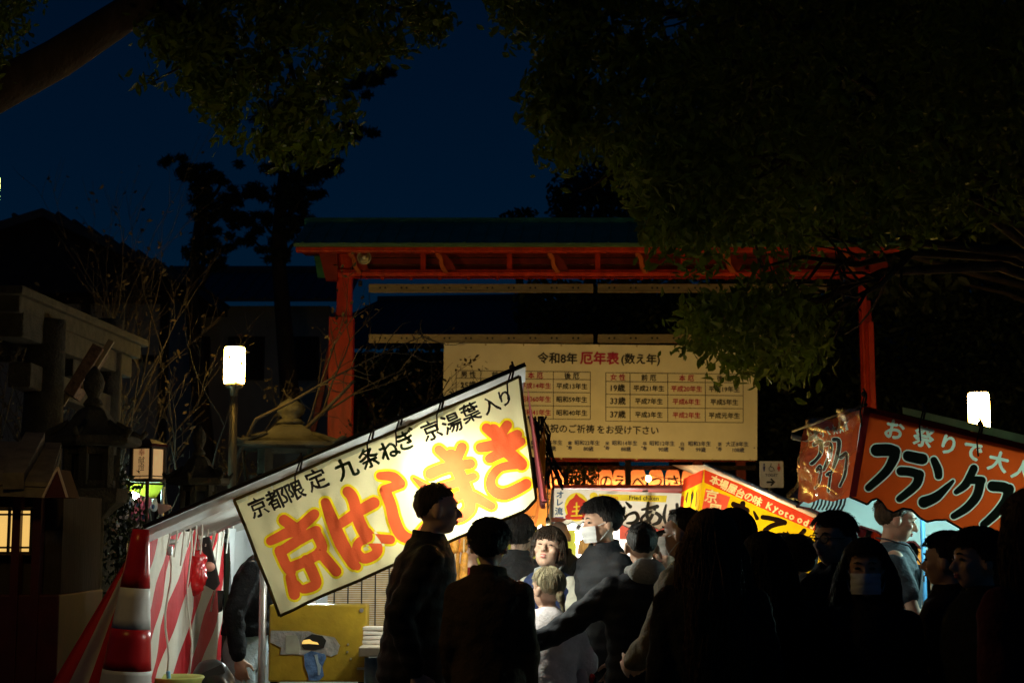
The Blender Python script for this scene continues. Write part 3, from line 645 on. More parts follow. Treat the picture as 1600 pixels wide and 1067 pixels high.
# ================================================================ TREES
def leafmesh(C, size, droop=0.3, aspect=0.45, jit=0.35):
    """rhombus leaves folded along the midrib; C (n,3)"""
    n = len(C); d = rng.normal(size=(n, 3)); d[:, 2] -= droop * 2; d /= np.linalg.norm(d, axis=1, keepdims=True)
    r = rng.normal(size=(n, 3)); s = np.cross(d, r); s /= np.linalg.norm(s, axis=1, keepdims=True); nn = np.cross(d, s)
    L = (size * (1 + jit * rng.uniform(-1, 1, n)))[:, None]; W = L * aspect
    V = np.empty((n, 6, 3)); V[:, 0] = C - d * L / 2; V[:, 1] = C - d * L * .12 + s * W / 2 + nn * W * .18; V[:, 2] = C + d * L * .18 + s * W * .4 + nn * W * .18
    V[:, 3] = C + d * L / 2; V[:, 4] = C + d * L * .18 - s * W * .4 + nn * W * .18; V[:, 5] = C - d * L * .12 - s * W / 2 + nn * W * .18
    b = (np.arange(n) * 6)[:, None]; F1 = b + np.array([[0, 1, 2, 3]]); F2 = b + np.array([[0, 3, 4, 5]])
    return V.reshape(-1, 3), np.vstack([F1, F2])
LEAF = mat('camphor_leaf', (0.08, 0.12, 0.009), 0.5, trans=0.42, var=0.5, scale=1.6, spec=0.2)
LEAFD = mat('dark_evergreen_leaf', (0.035, 0.05, 0.014), 0.5, trans=0.2, var=0.4, scale=1.0)
NEEDLE = mat('pine_needle', (0.018, 0.03, 0.012), 0.6, var=0.4)
def inpoly(P, poly):
    V, E = poly_edges(poly); return inside(P, V, E)
def px_crown(poly, n, y0, y1, rad, per, size, seed, holes=0.0, m=LEAF, droop=.35):
    """sprays of leaves whose centres fill the crown's volume"""
    g_ = np.random.default_rng(seed); poly = np.array(poly, float); lo = poly.min(0); hi = poly.max(0); out = []
    P = g_.uniform(lo, hi, (n * 6, 2)); P = P[inpoly(P, poly)]
    keep = np.array([noise.noise(Vector((p[0] / 60, p[1] / 60, seed))) > holes - .35 + (.52 if 370 < p[1] < 470 and p[0] > 1015 else (.16 if p[1] >= 470 else (.22 if p[0] < 1060 and p[1] < 200 else 0))) for p in P]); P = P[keep][:n]
    C = np.array([A(p[0], p[1], g_.uniform(y0, y1))[:] for p in P])
    pts = []
    for c in C:
        k = int(per * g_.uniform(.6, 1.4)); ax = g_.normal(size=3); ax[2] = -abs(ax[2]) * .6; ax /= np.linalg.norm(ax); t = g_.uniform(-1, 1, k)[:, None]
        pts.append(c + ax * t * rad + g_.normal(size=(k, 3)) * rad * .33)
    return C, leafmesh(np.vstack(pts), size, droop)
def limb(mb, a, b, r0, r1, bend=.12, n=7, seed=0):
    g_ = random.Random(seed); a = Vector(a); b = Vector(b); L = (b - a).length; off = Vector((g_.uniform(-1, 1), g_.uniform(-1, 1), g_.uniform(-1, 1))) * L * bend
    P = []; 
    for i in range(n):
        t = i / (n - 1); P.append(a.lerp(b, t) + off * math.sin(math.pi * t) + Vector((g_.uniform(-1, 1), g_.uniform(-1, 1), g_.uniform(-1, 1))) * L * .012)
    mb.tube(P, [r0 + (r1 - r0) * i / (n - 1) for i in range(n)], 10); return P
# left camphor, its limb crossing the top-left corner
t = thing('camphor_tree', 'leafy camphor tree whose thick limb crosses the top left corner', 'tree', (A(-420, 835, 10.5).x, 10.5, 0))
poly = [(205, 95), (238, 125), (258, 100), (300, 150), (350, 178), (352, 205), (400, 225), (445, 245), (482, 258), (512, 240), (545, 195), (556, 150), (538, 90), (590, 95), (650, 75), (690, 45), (706, 10), (700, -120), (560, -210), (330, -200), (250, -60), (262, 10), (225, 45)]
C1, lm = px_crown(poly, 620, 9.3, 11.8, .14, 18, .085, 3, .14)
C2, lm2 = px_crown([(-60, -60), (55, -60), (50, 20), (25, 75), (12, 110), (-30, 150), (-80, 90)], 60, 9.5, 11, .13, 20, .066, 5, .05)
cr = link('crown', fastmesh('crown', np.vstack([lm[0], lm2[0]]), np.vstack([lm[1], lm2[1] + len(lm[0])])), LEAF, t, False); cr['kind'] = 'stuff'
tb = MB(); base = Vector(t.location); fork = base + Vector((.25, 0, 3.3))
tb.tube([base, base + Vector((.05, 0, 1)), base + Vector((.1, 0, 2.2)), fork], [.5, .4, .36, .33], 18); tb.build('trunk', BARK, t, True)
lb = MB(); k1 = A(-60, 172, 10.2); k2 = A(90, 92, 10.2); k3 = A(250, -12, 10.3); k4 = A(420, -110, 10.6)
lb.tube([fork - Vector((0, 0, .3)), (fork + k1) / 2 + Vector((-.05, 0, -.12)), k1, k2, k3, k4], [.3, .2, .15, .135, .11, .06], 14); lb.build('limb', BARK, t, True)
for i, (s_, e_) in enumerate(((k3, A(330, 60, 10.4)), (k4, A(470, 150, 10.6)), (k4, A(640, 20, 10.8)), (k3, A(420, 130, 10.0)), (k4, A(520, 40, 11.2)), (fork, A(-20, 30, 10.4)))):
    b = MB(); P = limb(b, s_, e_, .05, .012, .1, 8, i)
    for j in range(5): limb(b, P[3 + j % 5], P[3 + j % 5] + Vector((random.uniform(-.5, .5), random.uniform(-.4, .4), random.uniform(-.5, .1))), .012, .004, .1, 5, i * 9 + j)
    b.build('branch', BARK, t, True)
# right camphor, filling the upper right
t = thing('camphor_tree', 'huge leafy camphor tree filling the upper right over the gate', 'tree', (A(1830, 835, 14.5).x, 14.5, 0))
polyR = [(765, -30), (785, 25), (815, 62), (870, 60), (852, 110), (848, 160), (822, 180), (858, 235), (878, 252), (905, 240), (948, 222), (962, 260), (975, 300), (1010, 345), (1030, 352), (1040, 420), (1085, 450), (1080, 500), (1068, 540), (1098, 575), (1145, 590), (1180, 570), (1205, 572), (1235, 602), (1262, 585), (1285, 545), (1295, 480), (1275, 440), (1300, 400), (1350, 380), (1450, 372), (1610, 330), (1760, 200), (1760, -250), (1300, -380), (900, -200)]
C1, lm = px_crown(polyR, 2000, 11.4, 16.5, .2, 18, .105, 11, .06)
C2, lm2 = px_crown([(820, 150), (900, 20), (1020, 60), (1100, 200), (1200, 380), (1330, 460), (1230, 590), (1120, 580), (1060, 470), (960, 240), (870, 245)], 260, 11.4, 13, .17, 17, .1, 12, .12)
C3, lm3 = px_crown([(765, -20), (800, 62), (870, 60), (852, 110), (830, 190), (870, 245), (905, 240), (920, 120), (905, 20), (900, -30)], 95, 11.6, 13, .15, 17, .1, 14, -.6)
k2 = len(lm[0]) + len(lm2[0])
cr = link('crown', fastmesh('crown', np.vstack([lm[0], lm2[0], lm3[0]]), np.vstack([lm[1], lm2[1] + len(lm[0]), lm3[1] + k2])), LEAF, t, False); cr['kind'] = 'stuff'
base = Vector(t.location); fork = base + Vector((-.5, 0, 4.0)); tb = MB(); tb.tube([base, base + Vector((-.1, 0, 1.3)), base + Vector((-.3, 0, 2.7)), fork], [.62, .48, .42, .38], 20); tb.build('trunk', BARK, t, True)
ends = [(A(1010, 100, 13.2), A(1300, 95, 14)), (A(960, 255, 13.5), A(1280, 205, 14)), (A(1180, 420, 13), A(1420, 395, 13.6)), (A(1090, 520, 13), A(1380, 425, 13.3)), (A(850, 40, 13), A(1180, 0, 14)), (A(1250, 540, 12.6), A(1440, 380, 13.2)), (A(1500, -80, 14), A(1600, 120, 14.2)), (A(1150, 250, 12.6), A(1400, 250, 13.5))]
for i, (e_, m_) in enumerate(ends):
    b = MB(); b.tube([fork - Vector((0, 0, .2)), fork.lerp(m_, .5) + Vector((0, 0, .1)), m_, m_.lerp(e_, .35) + Vector((0, 0, -.06)), m_.lerp(e_, .7) + Vector((0, 0, .06)), e_], [.07, .05, .036, .026, .017, .008], 10)
    P = [m_, m_.lerp(e_, .35), m_.lerp(e_, .7), e_]
    for j in range(14):
        s_ = m_.lerp(e_, random.uniform(.1, 1)); limb(b, s_, s_ + Vector((random.uniform(-.8, .3), random.uniform(-.7, .7), random.uniform(-.6, .5))), .016, .004, .12, 5, i * 31 + j)
    b.build('branch', BARK, t, True)
# pines and evergreens behind (dark against the sky)
def pine(px, py_top, Y, label, tufts, lean=0.0):
    top = A(px, py_top, Y); t = thing('pine_tree', label, 'tree', (top.x + lean, Y, 0), group='dark trees behind')
    base = Vector(t.location); MB().tube([base, base.lerp(top, .35) + Vector((.2, 0, 0)), base.lerp(top, .7) + Vector((-.2, 0, 0)), top], [.28, .22, .15, .05], 12).build('trunk', BARK, t, True)
    b = MB(); V = []
    for (x, y, r) in tufts:
        c = A(x, y, Y + random.uniform(-.8, .8)); s_ = base.lerp(top, min(.98, max(.3, (c.z - .5) / top.z))); limb(b, s_, c, .06, .02, .08, 6, int(x))
        m = int(1700 * r * r) + 300
        for kk in range(7): u_ = rng.normal(size=3) * np.array((r * .5, r * .4, r * .26)); pts = rng.normal(size=(m // 7, 3)); pts = pts / np.linalg.norm(pts, axis=1, keepdims=True) * rng.uniform(.2, 1, (m // 7, 1)) * np.array((r * .36, r * .36, r * .2)); V.append(np.array(c[:]) + u_ + pts)
    b.build('branches', BARK, t, True); P = np.vstack(V); lmv = leafmesh(P, .2, -.25, .14, .3); o = link('crown', fastmesh('crown', *lmv), NEEDLE, t); o['kind'] = 'stuff'
pine(452, 150, 33, 'tall dark pine reaching behind the left foliage', [(440, 170, .9), (500, 215, .7), (560, 205, .55), (600, 115, .35), (575, 122, .4), (545, 140, .5), (470, 260, .7), (505, 262, .55), (430, 290, .8), (455, 310, .6), (410, 345, .5), (450, 355, .45), (395, 375, .4), (465, 375, .3), (400, 300, .5), (520, 240, .4), (480, 300, .4), (425, 400, .4), (475, 345, .35)])
pine(318, 262, 34, 'shorter dark pine beside the tall one, its top leaning left', [(285, 260, .45), (300, 272, .5), (315, 290, .6), (335, 300, .6), (350, 275, .4), (325, 330, .6), (345, 340, .5), (360, 310, .4), (330, 365, .4), (300, 385, .3), (318, 395, .4), (345, 385, .4), (340, 410, .3)])
def evergreen(px, Y, py_top, blobs, label, per=900, size=.16, trunk_r=.3):
    top = A(px, py_top, Y); t = thing('evergreen_tree', label, 'tree', (top.x, Y, 0), group='dark trees behind'); base = Vector(t.location)
    MB().tube([base, base.lerp(top, .4) + Vector((.15, 0, 0)), base.lerp(top, .9)], [trunk_r, trunk_r * .75, .06], 12).build('trunk', BARK, t, True)
    b = MB(); V = []
    for (x, y, r) in blobs:
        c = A(x, y, Y + random.uniform(-1, 1)); limb(b, base.lerp(top, min(.85, max(.2, c.z / top.z * .8))), c, .07, .02, .08, 6, int(x + y)); k = int(per * r * r / 1.2) + 60
        u = rng.normal(size=(k, 3)); u /= np.linalg.norm(u, axis=1, keepdims=True); V.append(np.array(c[:]) + u * (r * rng.uniform(.45, 1.05, (k, 1))) * np.array((1, 1, .8)))
    b.build('branches', BARK, t, True); o = link('crown', fastmesh('crown', *leafmesh(np.vstack(V), size, .1, .5)), LEAFD, t); o['kind'] = 'stuff'
evergreen(920, 40, 270, [(895, 300, .7), (930, 280, .8), (965, 290, .9), (880, 325, .5), (920, 330, .9), (975, 330, .9), (1010, 320, .8), (1040, 300, .9)], 'round dark treetop rising just above the gate roof')
evergreen(812, 46, 333, [(805, 345, .45), (820, 342, .45)], 'small dark treetop peeking over the middle of the gate roof')
evergreen(940, 31, 465, [(860, 480, .8), (900, 500, .9), (940, 480, .9), (980, 500, 1.0), (1020, 480, .9), (1060, 500, 1.0), (1100, 480, 1), (880, 550, 1), (960, 550, 1), (1040, 550, 1), (1120, 540, 1), (845, 600, .9), (920, 620, 1.0)], 'dark evergreen filling the gate opening behind the banner', 1500)
evergreen(1250, 32, 470, [(1170, 480, 1), (1230, 470, 1), (1290, 480, 1), (1180, 560, 1.1), (1250, 560, 1.1), (1320, 560, 1.0), (1200, 640, 1.1), (1290, 650, 1.1), (1230, 720, 1)], 'dark evergreen behind the right half of the gate', 1600)
evergreen(1480, 30, 380, [(1400, 440, 1.0), (1450, 400, 1), (1520, 390, 1), (1590, 400, 1), (1420, 530, 1.1), (1490, 490, 1), (1560, 490, 1.1), (1630, 480, 1), (1410, 620, 1), (1480, 590, 1.1), (1550, 600, 1.1), (1620, 590, 1), (1440, 700, 1), (1530, 700, 1.1)], 'dark evergreen right of the gate above the red sausage stall', 1500)
evergreen(1740, 24, -60, [(1180, 60, 1), (1260, 20, 1.1), (1340, 60, 1.1), (1420, 20, 1.2), (1500, 60, 1.2), (1580, 40, 1.2), (1240, 140, 1), (1320, 160, 1.1), (1400, 140, 1.2), (1480, 160, 1.2), (1560, 140, 1.2), (1620, 200, 1.2), (1290, 240, 1), (1370, 250, 1.1), (1450, 250, 1.2), (1530, 260, 1.2), (1600, 300, 1.2), (1350, 340, 1), (1440, 340, 1.1), (1520, 350, 1.1), (1430, 420, .9), (1200, 230, .8), (1250, 320, .9), (1080, 180, .9), (1120, 260, .9), (1060, 285, .8), (1110, 90, .8), (1150, 170, 1), (1180, 330, .9), (1100, 340, .8)], 'tall dark evergreen looming behind the huge camphor tree', 800, .2)
evergreen(690, 34, 560, [(600, 580, .8), (650, 570, .8), (700, 590, .9), (610, 640, .9), (670, 640, .9), (720, 640, .9), (580, 700, .9), (640, 700, .9)], 'dark shrubby evergreen behind the left end of the banner', 600)
# bare winter trees
def bare(px, Y, H, label, seed, stems, spread=.35, leafy=0.0, r=.05, lean=0.0):
    g_ = random.Random(seed); x = A(px, 835, Y).x; t = thing('bare_tree', label, 'tree', (x, Y, 0), group='bare winter trees'); tm = MB(); bm_ = MB(); buds = []
    def grow(p, d, L, r_, dep):
        P = [p]; q = p; n_ = 5
        for i in range(n_):
            d = (d + Vector((g_.uniform(-1, 1), g_.uniform(-1, 1), g_.uniform(-.6, .9))) * .13).normalized(); q = q + d * L / n_; P.append(q)
        (tm if dep == 0 else bm_).tube(P, [r_ * (1 - .45 * i / n_) for i in range(n_ + 1)], 8 if dep == 0 else 5)
        if dep >= 3: buds.extend(P[2:])
        if dep < 4:
            for k in range(g_.choice((2, 3, 3)) if dep else 4):
                i = g_.randint(2, n_); nd = (d + Vector((g_.uniform(-1, 1), g_.uniform(-1, 1), g_.uniform(-.2, .8))) * (.55 + spread)).normalized(); grow(P[i], nd, L * g_.uniform(.5, .72), max(.0028, r_ * .45), dep + 1)
    for s_ in range(stems):
        an = 2 * math.pi * s_ / max(1, stems) + g_.uniform(-.4, .4); grow(Vector((x + .1 * math.cos(an), Y + .1 * math.sin(an), -.05)), Vector((math.cos(an) * .16 + lean, math.sin(an) * .12, 1)).normalized(), H * .5 * g_.uniform(.85, 1.1), r, 0)
    tm.build('trunk', TWIG, t, True); bm_.build('branches', TWIG, t, True)
    if leafy and buds:
        B = np.array([b[:] for b in buds]); k = int(len(B) * leafy); C = B[rng.choice(len(B), k)] + rng.normal(size=(k, 3)) * .04
        o = link('crown', fastmesh('crown', *leafmesh(C, .07, 0, .5)), mat('winter_leaf', (.05, .036, .016), .8, trans=.2, var=.4), t); o['kind'] = 'stuff'
bare(128, 19, 6.0, 'thin many-stemmed bare tree in front of the gabled house', 4, 4, .15, .25, .04)
bare(262, 17.5, 4.3, 'slender bare tree between the torii and the lit lamp', 9, 2, .25, .1, .035)
bare(328, 19.2, 5.2, 'bare tree with a pale trunk just left of the lit lamp', 21, 1, .45, .5, .075)
bare(420, 20.5, 4.8, 'leaning bare tree between the lit lamp and the gate post', 33, 1, .4, .3, .05, .3)
bare(35, 22, 6.4, 'bare tree at the far left before the gabled house', 17, 2, .3, .5, .05)
# long twig crossing in front of the gate post
b = MB(); tw = thing('bare_branch_tree', 'low bare shrub whose long branch crosses the left gate post', 'shrub', (A(372, 835, 18.5).x, 18.5, 0))
P = [Vector(tw.location), A(368, 720, 18.5), A(400, 655, 18.4), (A(455, 628, 18.3)), A(520, 590, 18.1), A(580, 560, 18), A(660, 525, 17.9)]
b.tube(P, [.035, .028, .022, .018, .013, .008, .003], 8)
for j in range(26):
    s_ = P[3 + j % 4].lerp(P[min(6, 4 + j % 4)], random.random()); limb(b, s_, s_ + Vector((random.uniform(-.2, .5), random.uniform(-.3, .3), random.uniform(-.25, .4))), .007, .003, .15, 5, 400 + j)
b.build('stem', TWIG, tw, True)
# flowering shrub beside the far stall
sb = thing('flowering_shrub', 'shrub with small pale flowers beside the yellow-green awning', 'shrub', (A(198, 835, 14).x, 14, 0))
pts = np.vstack([np.array(A(x, y, 14)[:]) + rng.normal(size=(160, 3)) * .09 for x, y in ((183, 755), (188, 768), (186, 790), (196, 812), (180, 830), (195, 850), (190, 880), (185, 920), (200, 960))])
o = link('foliage', fastmesh('foliage', *leafmesh(pts, .05)), LEAFD, sb); o['kind'] = 'stuff'
pts = np.vstack([np.array(A(x, y, 13.9)[:]) + rng.normal(size=(10, 3)) * .07 for x, y in ((183, 750), (188, 765), (192, 808), (202, 812), (196, 820))])
o = link('blossom', fastmesh('blossom', *leafmesh(pts, .035, 0, .9)), mat('blossom', (.8, .75, .75), .7, trans=.3), sb); o['kind'] = 'stuff'
s_ = MB()
for k in range(7): limb(s_, (A(198, 835, 14).x + random.uniform(-.1, .1), 14, 0), A(185 + k * 5, 760 + (k % 3) * 20, 14), .012, .004, .05, 6, k)
s_.build('stem', TWIG, sb)

pts = np.vstack([np.array(A(x, y, 25.5)[:]) + rng.normal(size=(60, 3)) * .07 for x, y in ((888, 735), (898, 745), (908, 738), (902, 758), (892, 760), (918, 748), (925, 738))])
o = link('foliage', fastmesh('foliage', *leafmesh(pts, .07)), LEAFD, sg); o['kind'] = 'stuff'
# ================================================================ STALLS
def sgeo(strokes, fx, grow=0.0):
    """strokes given in zoomed coordinates -> edge sets in px"""
    out = []
    for pts, w in strokes:
        P = [fx(*q) for q in pts]; k = fx.k; ww = [x / k + grow for x in w] if hasattr(w, '__len__') else w / k + grow; out.append(poly_edges(stroke(P, ww)))
    return out
def zoomfx(x0, y0, k):
    f = lambda x, y: (x0 + x / k, y0 + y / k); f.k = k; return f
POLE = mat('stall_pole', (.42, .44, .45), .35, metal=.7, var=.2, scale=12)
CANVAS = mat('grey_canvas', (.5, .5, .47), .8, trans=.12, var=.15, scale=3, bump=.15, bscale=30)
SHEET = mat('white_sheet', (.62, .66, .68), .65, trans=.25, var=.08, scale=3, bump=.1, bscale=10)
CREAM = mat('cream_banner_cloth', (.80, .72, .42), .75, trans=.52, var=.06, scale=4, bump=.12, bscale=120)
ORANGE = mat('orange_banner_print', (.80, .12, .04), .75, trans=.48, var=.06, scale=5, bump=.12, bscale=120)
YELLOW = mat('yellow_banner_print', (.88, .66, .015), .75, trans=.5, var=.05, bump=.12, bscale=120)
PIPE = mat('olive_piping', (.12, .1, .04), .8, var=.2)
ROPE = mat('black_cord', (.02, .02, .02), .8)
FLAME = mat('assumed_stall_bulb', (1, .95, .8), emit=(.95, 1.0, .84), es=128)
LED = mat('assumed_cool_bulb', (1, 1, 1), emit=(.6, 1.0, .9), es=330)
def bulb(p, parent, m, r=.045, cord=.3):
    b = MB().ell(p, (r, r, r * 1.15), 14, 10).build('bulb', m, parent, True); MB().lathe(Vector(p) + Vector((0, 0, r)), [(r * .5, 0), (r * .5, .05), (r * .2, .07)], 12).build('socket', DARKM, b, True)
    MB().tube([Vector(p) + Vector((0, 0, r + .06)), Vector(p) + Vector((0, .02, r + cord))], .005, 5).build('cable', ROPE, b); return b
def border(name, poly, to3d, w, m, parent, closed=True):
    n_ = len(poly); rng_ = range(n_ if closed else n_ - 1); mb = MB()
    for i in rng_:
        a = np.array(poly[i], float); b = np.array(poly[(i + 1) % n_], float); k = max(2, int(np.linalg.norm(b - a) / 18)); pts = [to3d(*(a + (b - a) * j / k)) for j in range(k + 1)]; mb.tube(pts, w, 6)
    return mb.build(name, m, parent, True)
def ties(parent, to3d, pxs, L=14):
    for x, y in pxs:
        p = to3d(x, y); mb = MB(); mb.tube([p + Vector((0, -.01, .0)), p + Vector((.01, -.02, .05)), p + Vector((.0, .0, .09))], .006, 5); mb.tube([p + Vector((0, -.012, .05)), p + Vector((-.025, -.02, -.03)), p + Vector((-.02, -.018, -.11))], .0045, 5); mb.ell(p + Vector((0, -.01, .06)), .016, 8, 6); mb.build('cord_tie', ROPE, parent, True)

# ---------------------------------------------------------------- stall A: rolled pancakes (left)
SY = 8.0
stA = thing('food_stall', 'pancake stall with a big slanting cream banner in orange lettering', 'food stall', (A(600, 900, SY + 1.5).x, SY + 1.5, 0))
plA = plane3(A(365, 780, SY), A(812, 588, SY - .02), A(437, 962, SY - .06)); cA = cloth(plA, .018, 4.0, 0.0, 1.0)
outA = [(366, 781), (440, 750.5), (520, 714), (600, 681), (690, 640.5), (760, 612), (812, 588), (818, 640), (829, 712), (838, 780), (822, 797), (800, 807), (750, 825), (700, 847), (630, 875), (560, 907), (500, 932), (437, 962), (420, 916), (401, 870), (383, 822)]
fz = zoomfx(400, 640, 3.2326)
S_ = [([(72, 662), (150, 625), (215, 600), (295, 527)], [46, 56, 60, 52]), ([(140, 556), (190, 592)], 56),               # 京
      ([(120, 712), (150, 780), (175, 815)], 54), ([(135, 710), (230, 650), (305, 612)], 54), ([(300, 615), (335, 690), (310, 735)], 54), ([(165, 800), (240, 770), (305, 735)], 52),
      ([(255, 760), (290, 830), (300, 880), (235, 905), (200, 870)], [56, 56, 56, 44, 28]), ([(175, 845), (192, 930)], [54, 58]), ([(325, 720), (405, 815)], [54, 52]),
      ([(350, 468), (385, 560), (430, 670), (490, 770), (510, 790)], [48, 62, 70, 64, 40]), ([(462, 412), (490, 450), (520, 560), (560, 640)], [54, 58, 62, 62]), ([(425, 575), (500, 525), (595, 470)], [48, 56, 60]),   # は
      ([(555, 620), (610, 690), (600, 730), (545, 750), (508, 715), (520, 670), (575, 650), (680, 655)], [62, 56, 50, 52, 46, 46, 48, 46]),
      ([(625, 332), (690, 338), (728, 372)], [40, 52, 54]), ([(728, 375), (655, 402), (650, 410)], [46, 50, 54]), ([(650, 405), (680, 480), (700, 560), (735, 630), (800, 650), (850, 590)], [56, 58, 62, 62, 50, 36]),   # し
      ([(795, 345), (850, 388)], [12, 44]), ([(925, 203), (1000, 260), (1040, 190)], [50, 50, 52]), ([(882, 322), (960, 292), (1082, 272)], [58, 54, 52]),    # ま
      ([(985, 230), (1030, 330), (1070, 430), (1078, 500), (1020, 545), (960, 520)], [66, 66, 64, 60, 54, 46]), ([(965, 500), (1010, 440), (1080, 430), (1190, 485)], [44, 48, 54, 42]), ([(925, 392), (1010, 368), (1098, 335)], [36, 46, 40]),
      ([(1165, 92), (1220, 130), (1268, 78)], [50, 52, 50]), ([(1135, 190), (1230, 170), (1320, 125)], [52, 58, 50]), ([(1200, 100), (1250, 190), (1340, 275)], [60, 66, 62]), ([(1180, 245), (1260, 205), (1340, 160)], [50, 54, 44]),    # き
      ([(1345, 275), (1240, 290), (1190, 340), (1195, 400), (1260, 425), (1365, 375)], [44, 44, 46, 56, 62, 54])]
CHA = ((0, 9), (9, 13), (13, 16), (16, 22), (22, 27))
sA, _ = printed(outA, [('yellow_outline', YELLOW, sgeo(S_[i:j], fz, 7.6)) for i, j in CHA] + [('orange_letter', ORANGE, sgeo(S_[i:j], fz, 0)) for i, j in CHA], 9.0, cA, stA, 'side_banner', CREAM)
cAo = cloth(plA, .018, 4.0, 0.006, 1.0)
BR = [('京', 404, 792, 32, .022, 23), ('都', 433, 779, 34, .022, 23), ('限', 462, 767, 32, .022, 23), ('定', 495, 749, 35, .022, 23),
      ('京', 674, 672, 33, .022, 23), ('湯', 706, 661, 33, .022, 23), ('葉', 735, 645, 31, .022, 23), ('入', 767, 633, 28, .022, 23), ('り', 789, 622, 27, .022, 20)]
overlay('black_lettering', BR, cAo, INK, sA, True, True)
overlay('green_lettering', [('九', 541, 731, 36, .03, 23), ('条', 576, 715, 34, .03, 23), ('ね', 608, 703, 32, .03, 23), ('ぎ', 635, 686, 34, .03, 23)], cAo, mat('green_ink', (.012, .05, .012), .6), sA, True, True)
border('banner_piping', outA, cloth(plA, .018, 4.0, 0.002, 1.0), .009, PIPE, sA)
ties(stA, cA, [(470, 735), (582, 686), (626, 664), (690, 640), (800, 592)])
# awning: pole frame, sloping canvas, white vinyl edge
zf = lambda x: A(365, 772, SY).z + (x - A(365, 772, SY).x) * ((A(812, 580, SY).z - A(365, 772, SY).z) / (A(812, 580, SY).x - A(365, 772, SY).x))
xl, xr = -1.90, .05; Y0, Y1 = SY + .05, SY + 3.0
nu, nv = 24, 24; cv = []; cf = []
for j in range(nv + 1):
    for i in range(nu + 1):
        x = xl + (xr - xl) * i / nu; y = Y0 + (Y1 - Y0) * j / nv; cv.append((x, y, zf(x) + .03 - .05 * math.sin(math.pi * (j / nv * 3 % 1)) + .015 * noise.noise(Vector((x * 3, y * 3, 0)))))
cf = [(j * (nu + 1) + i, j * (nu + 1) + i + 1, (j + 1) * (nu + 1) + i + 1, (j + 1) * (nu + 1) + i) for j in range(nv) for i in range(nu)]
MB().add(cv, cf).build('awning', CANVAS, stA, True)
for y in (Y0, (Y0 + Y1) / 2, Y1): MB().tube([(xl, y, zf(xl) - .02), (xr, y, zf(xr) - .02)], .016, 8).build('roof_pole', POLE, stA, True)
for x in (xl, (xl + xr) / 2, xr): MB().tube([(x, Y0, zf(x) - .05), (x, Y1, zf(x) - .05)], .016, 8).build('roof_pole', POLE, stA, True)
a = Vector((xl, SY - .01, zf(xl) + .0)); b = Vector((xr + .02, SY - .01, zf(xr) + .0))
MB().add([a + Vector((0, 0, -.06)), b + Vector((0, 0, -.06)), b + Vector((0, 0, .02)), a + Vector((0, 0, .02))], [(0, 1, 2, 3)]).build('awning_edge', mat('white_vinyl_edge', (.82, .88, .9), .3, trans=.7), stA)
MB().tube([a + Vector((0, -.01, .03)), b + Vector((0, -.01, .03))], .012, 8).build('awning_rim', DARKM, stA, True)
# small corner pole, posts
for px, y, h in ((413, SY + .66, None),):
    p = A(px, 830, y); MB().tube([(p.x, y, 0), (p.x, y, zf(p.x))], .021, 10).build('post', POLE, stA, True)
for x, y in ((xr, Y1), (xl, Y1)): MB().tube([(x, y, 0 if x < 0 else .0), (x, y, zf(x))], .021, 10).build('post', POLE, stA, True)
bp = A(698, 738, SY + .16); bulb(bp, stA, FLAME, .05, .25)  # unseen bulb assumed from the hot spot on the banner
bulb(A(742, 798, SY + .2), stA, mat('assumed_front_bulb', (1, 1, .9), emit=(.97, 1.0, .86), es=330), .045, .3); bulb(A(505, 850, SY + 1.6), stA, mat('added_back_bulb', (1, 1, .9), emit=(.85, 1.0, .93), es=330), .05, .12)  # front bulb assumed from the banner glow; back bulb is an added unseen lamp that lights the worker
# front cloth, seen nearly edge-on
fr = []; ff = []
MAR = mat('maroon_front_cloth', (.16, .008, .012), .7, trans=.08, var=.2)
for j in range(15):
    for i in range(7):
        y = SY + .12 + (Y1 - SY) * j / 14; z = zf(xr) - .05 - .62 * i / 6; fr.append((xr + .03 + .05 * j / 14 + .09 * i / 6 + .02 * math.sin(j * 1.9) * i / 6, y, z))
ff = [(j * 7 + i, j * 7 + i + 1, (j + 1) * 7 + i + 1, (j + 1) * 7 + i) for j in range(14) for i in range(6)]
fc = MB().add(fr, ff).build('front_banner', MAR, stA, True)
for k, y in enumerate((8.6, 9.2, 9.8)): MB().ell((xr + .13, y, zf(xr) - .4), (.006, .14, .16), 14, 8).build('printed_disc', YELLOW, fc, True)
p = A(836, 655, Y1 - .3); mb = MB()
for k in range(16): mb.tube([p + Vector((random.uniform(-.05, .08), 0, .02)), p + Vector((random.uniform(-.02, .12), random.uniform(-.1, .1), -.1)), p + Vector((random.uniform(0, .2), 0, -.3 - random.random() * .2))], .007, 5)
mb.build('cord_bunch', ROPE, stA)
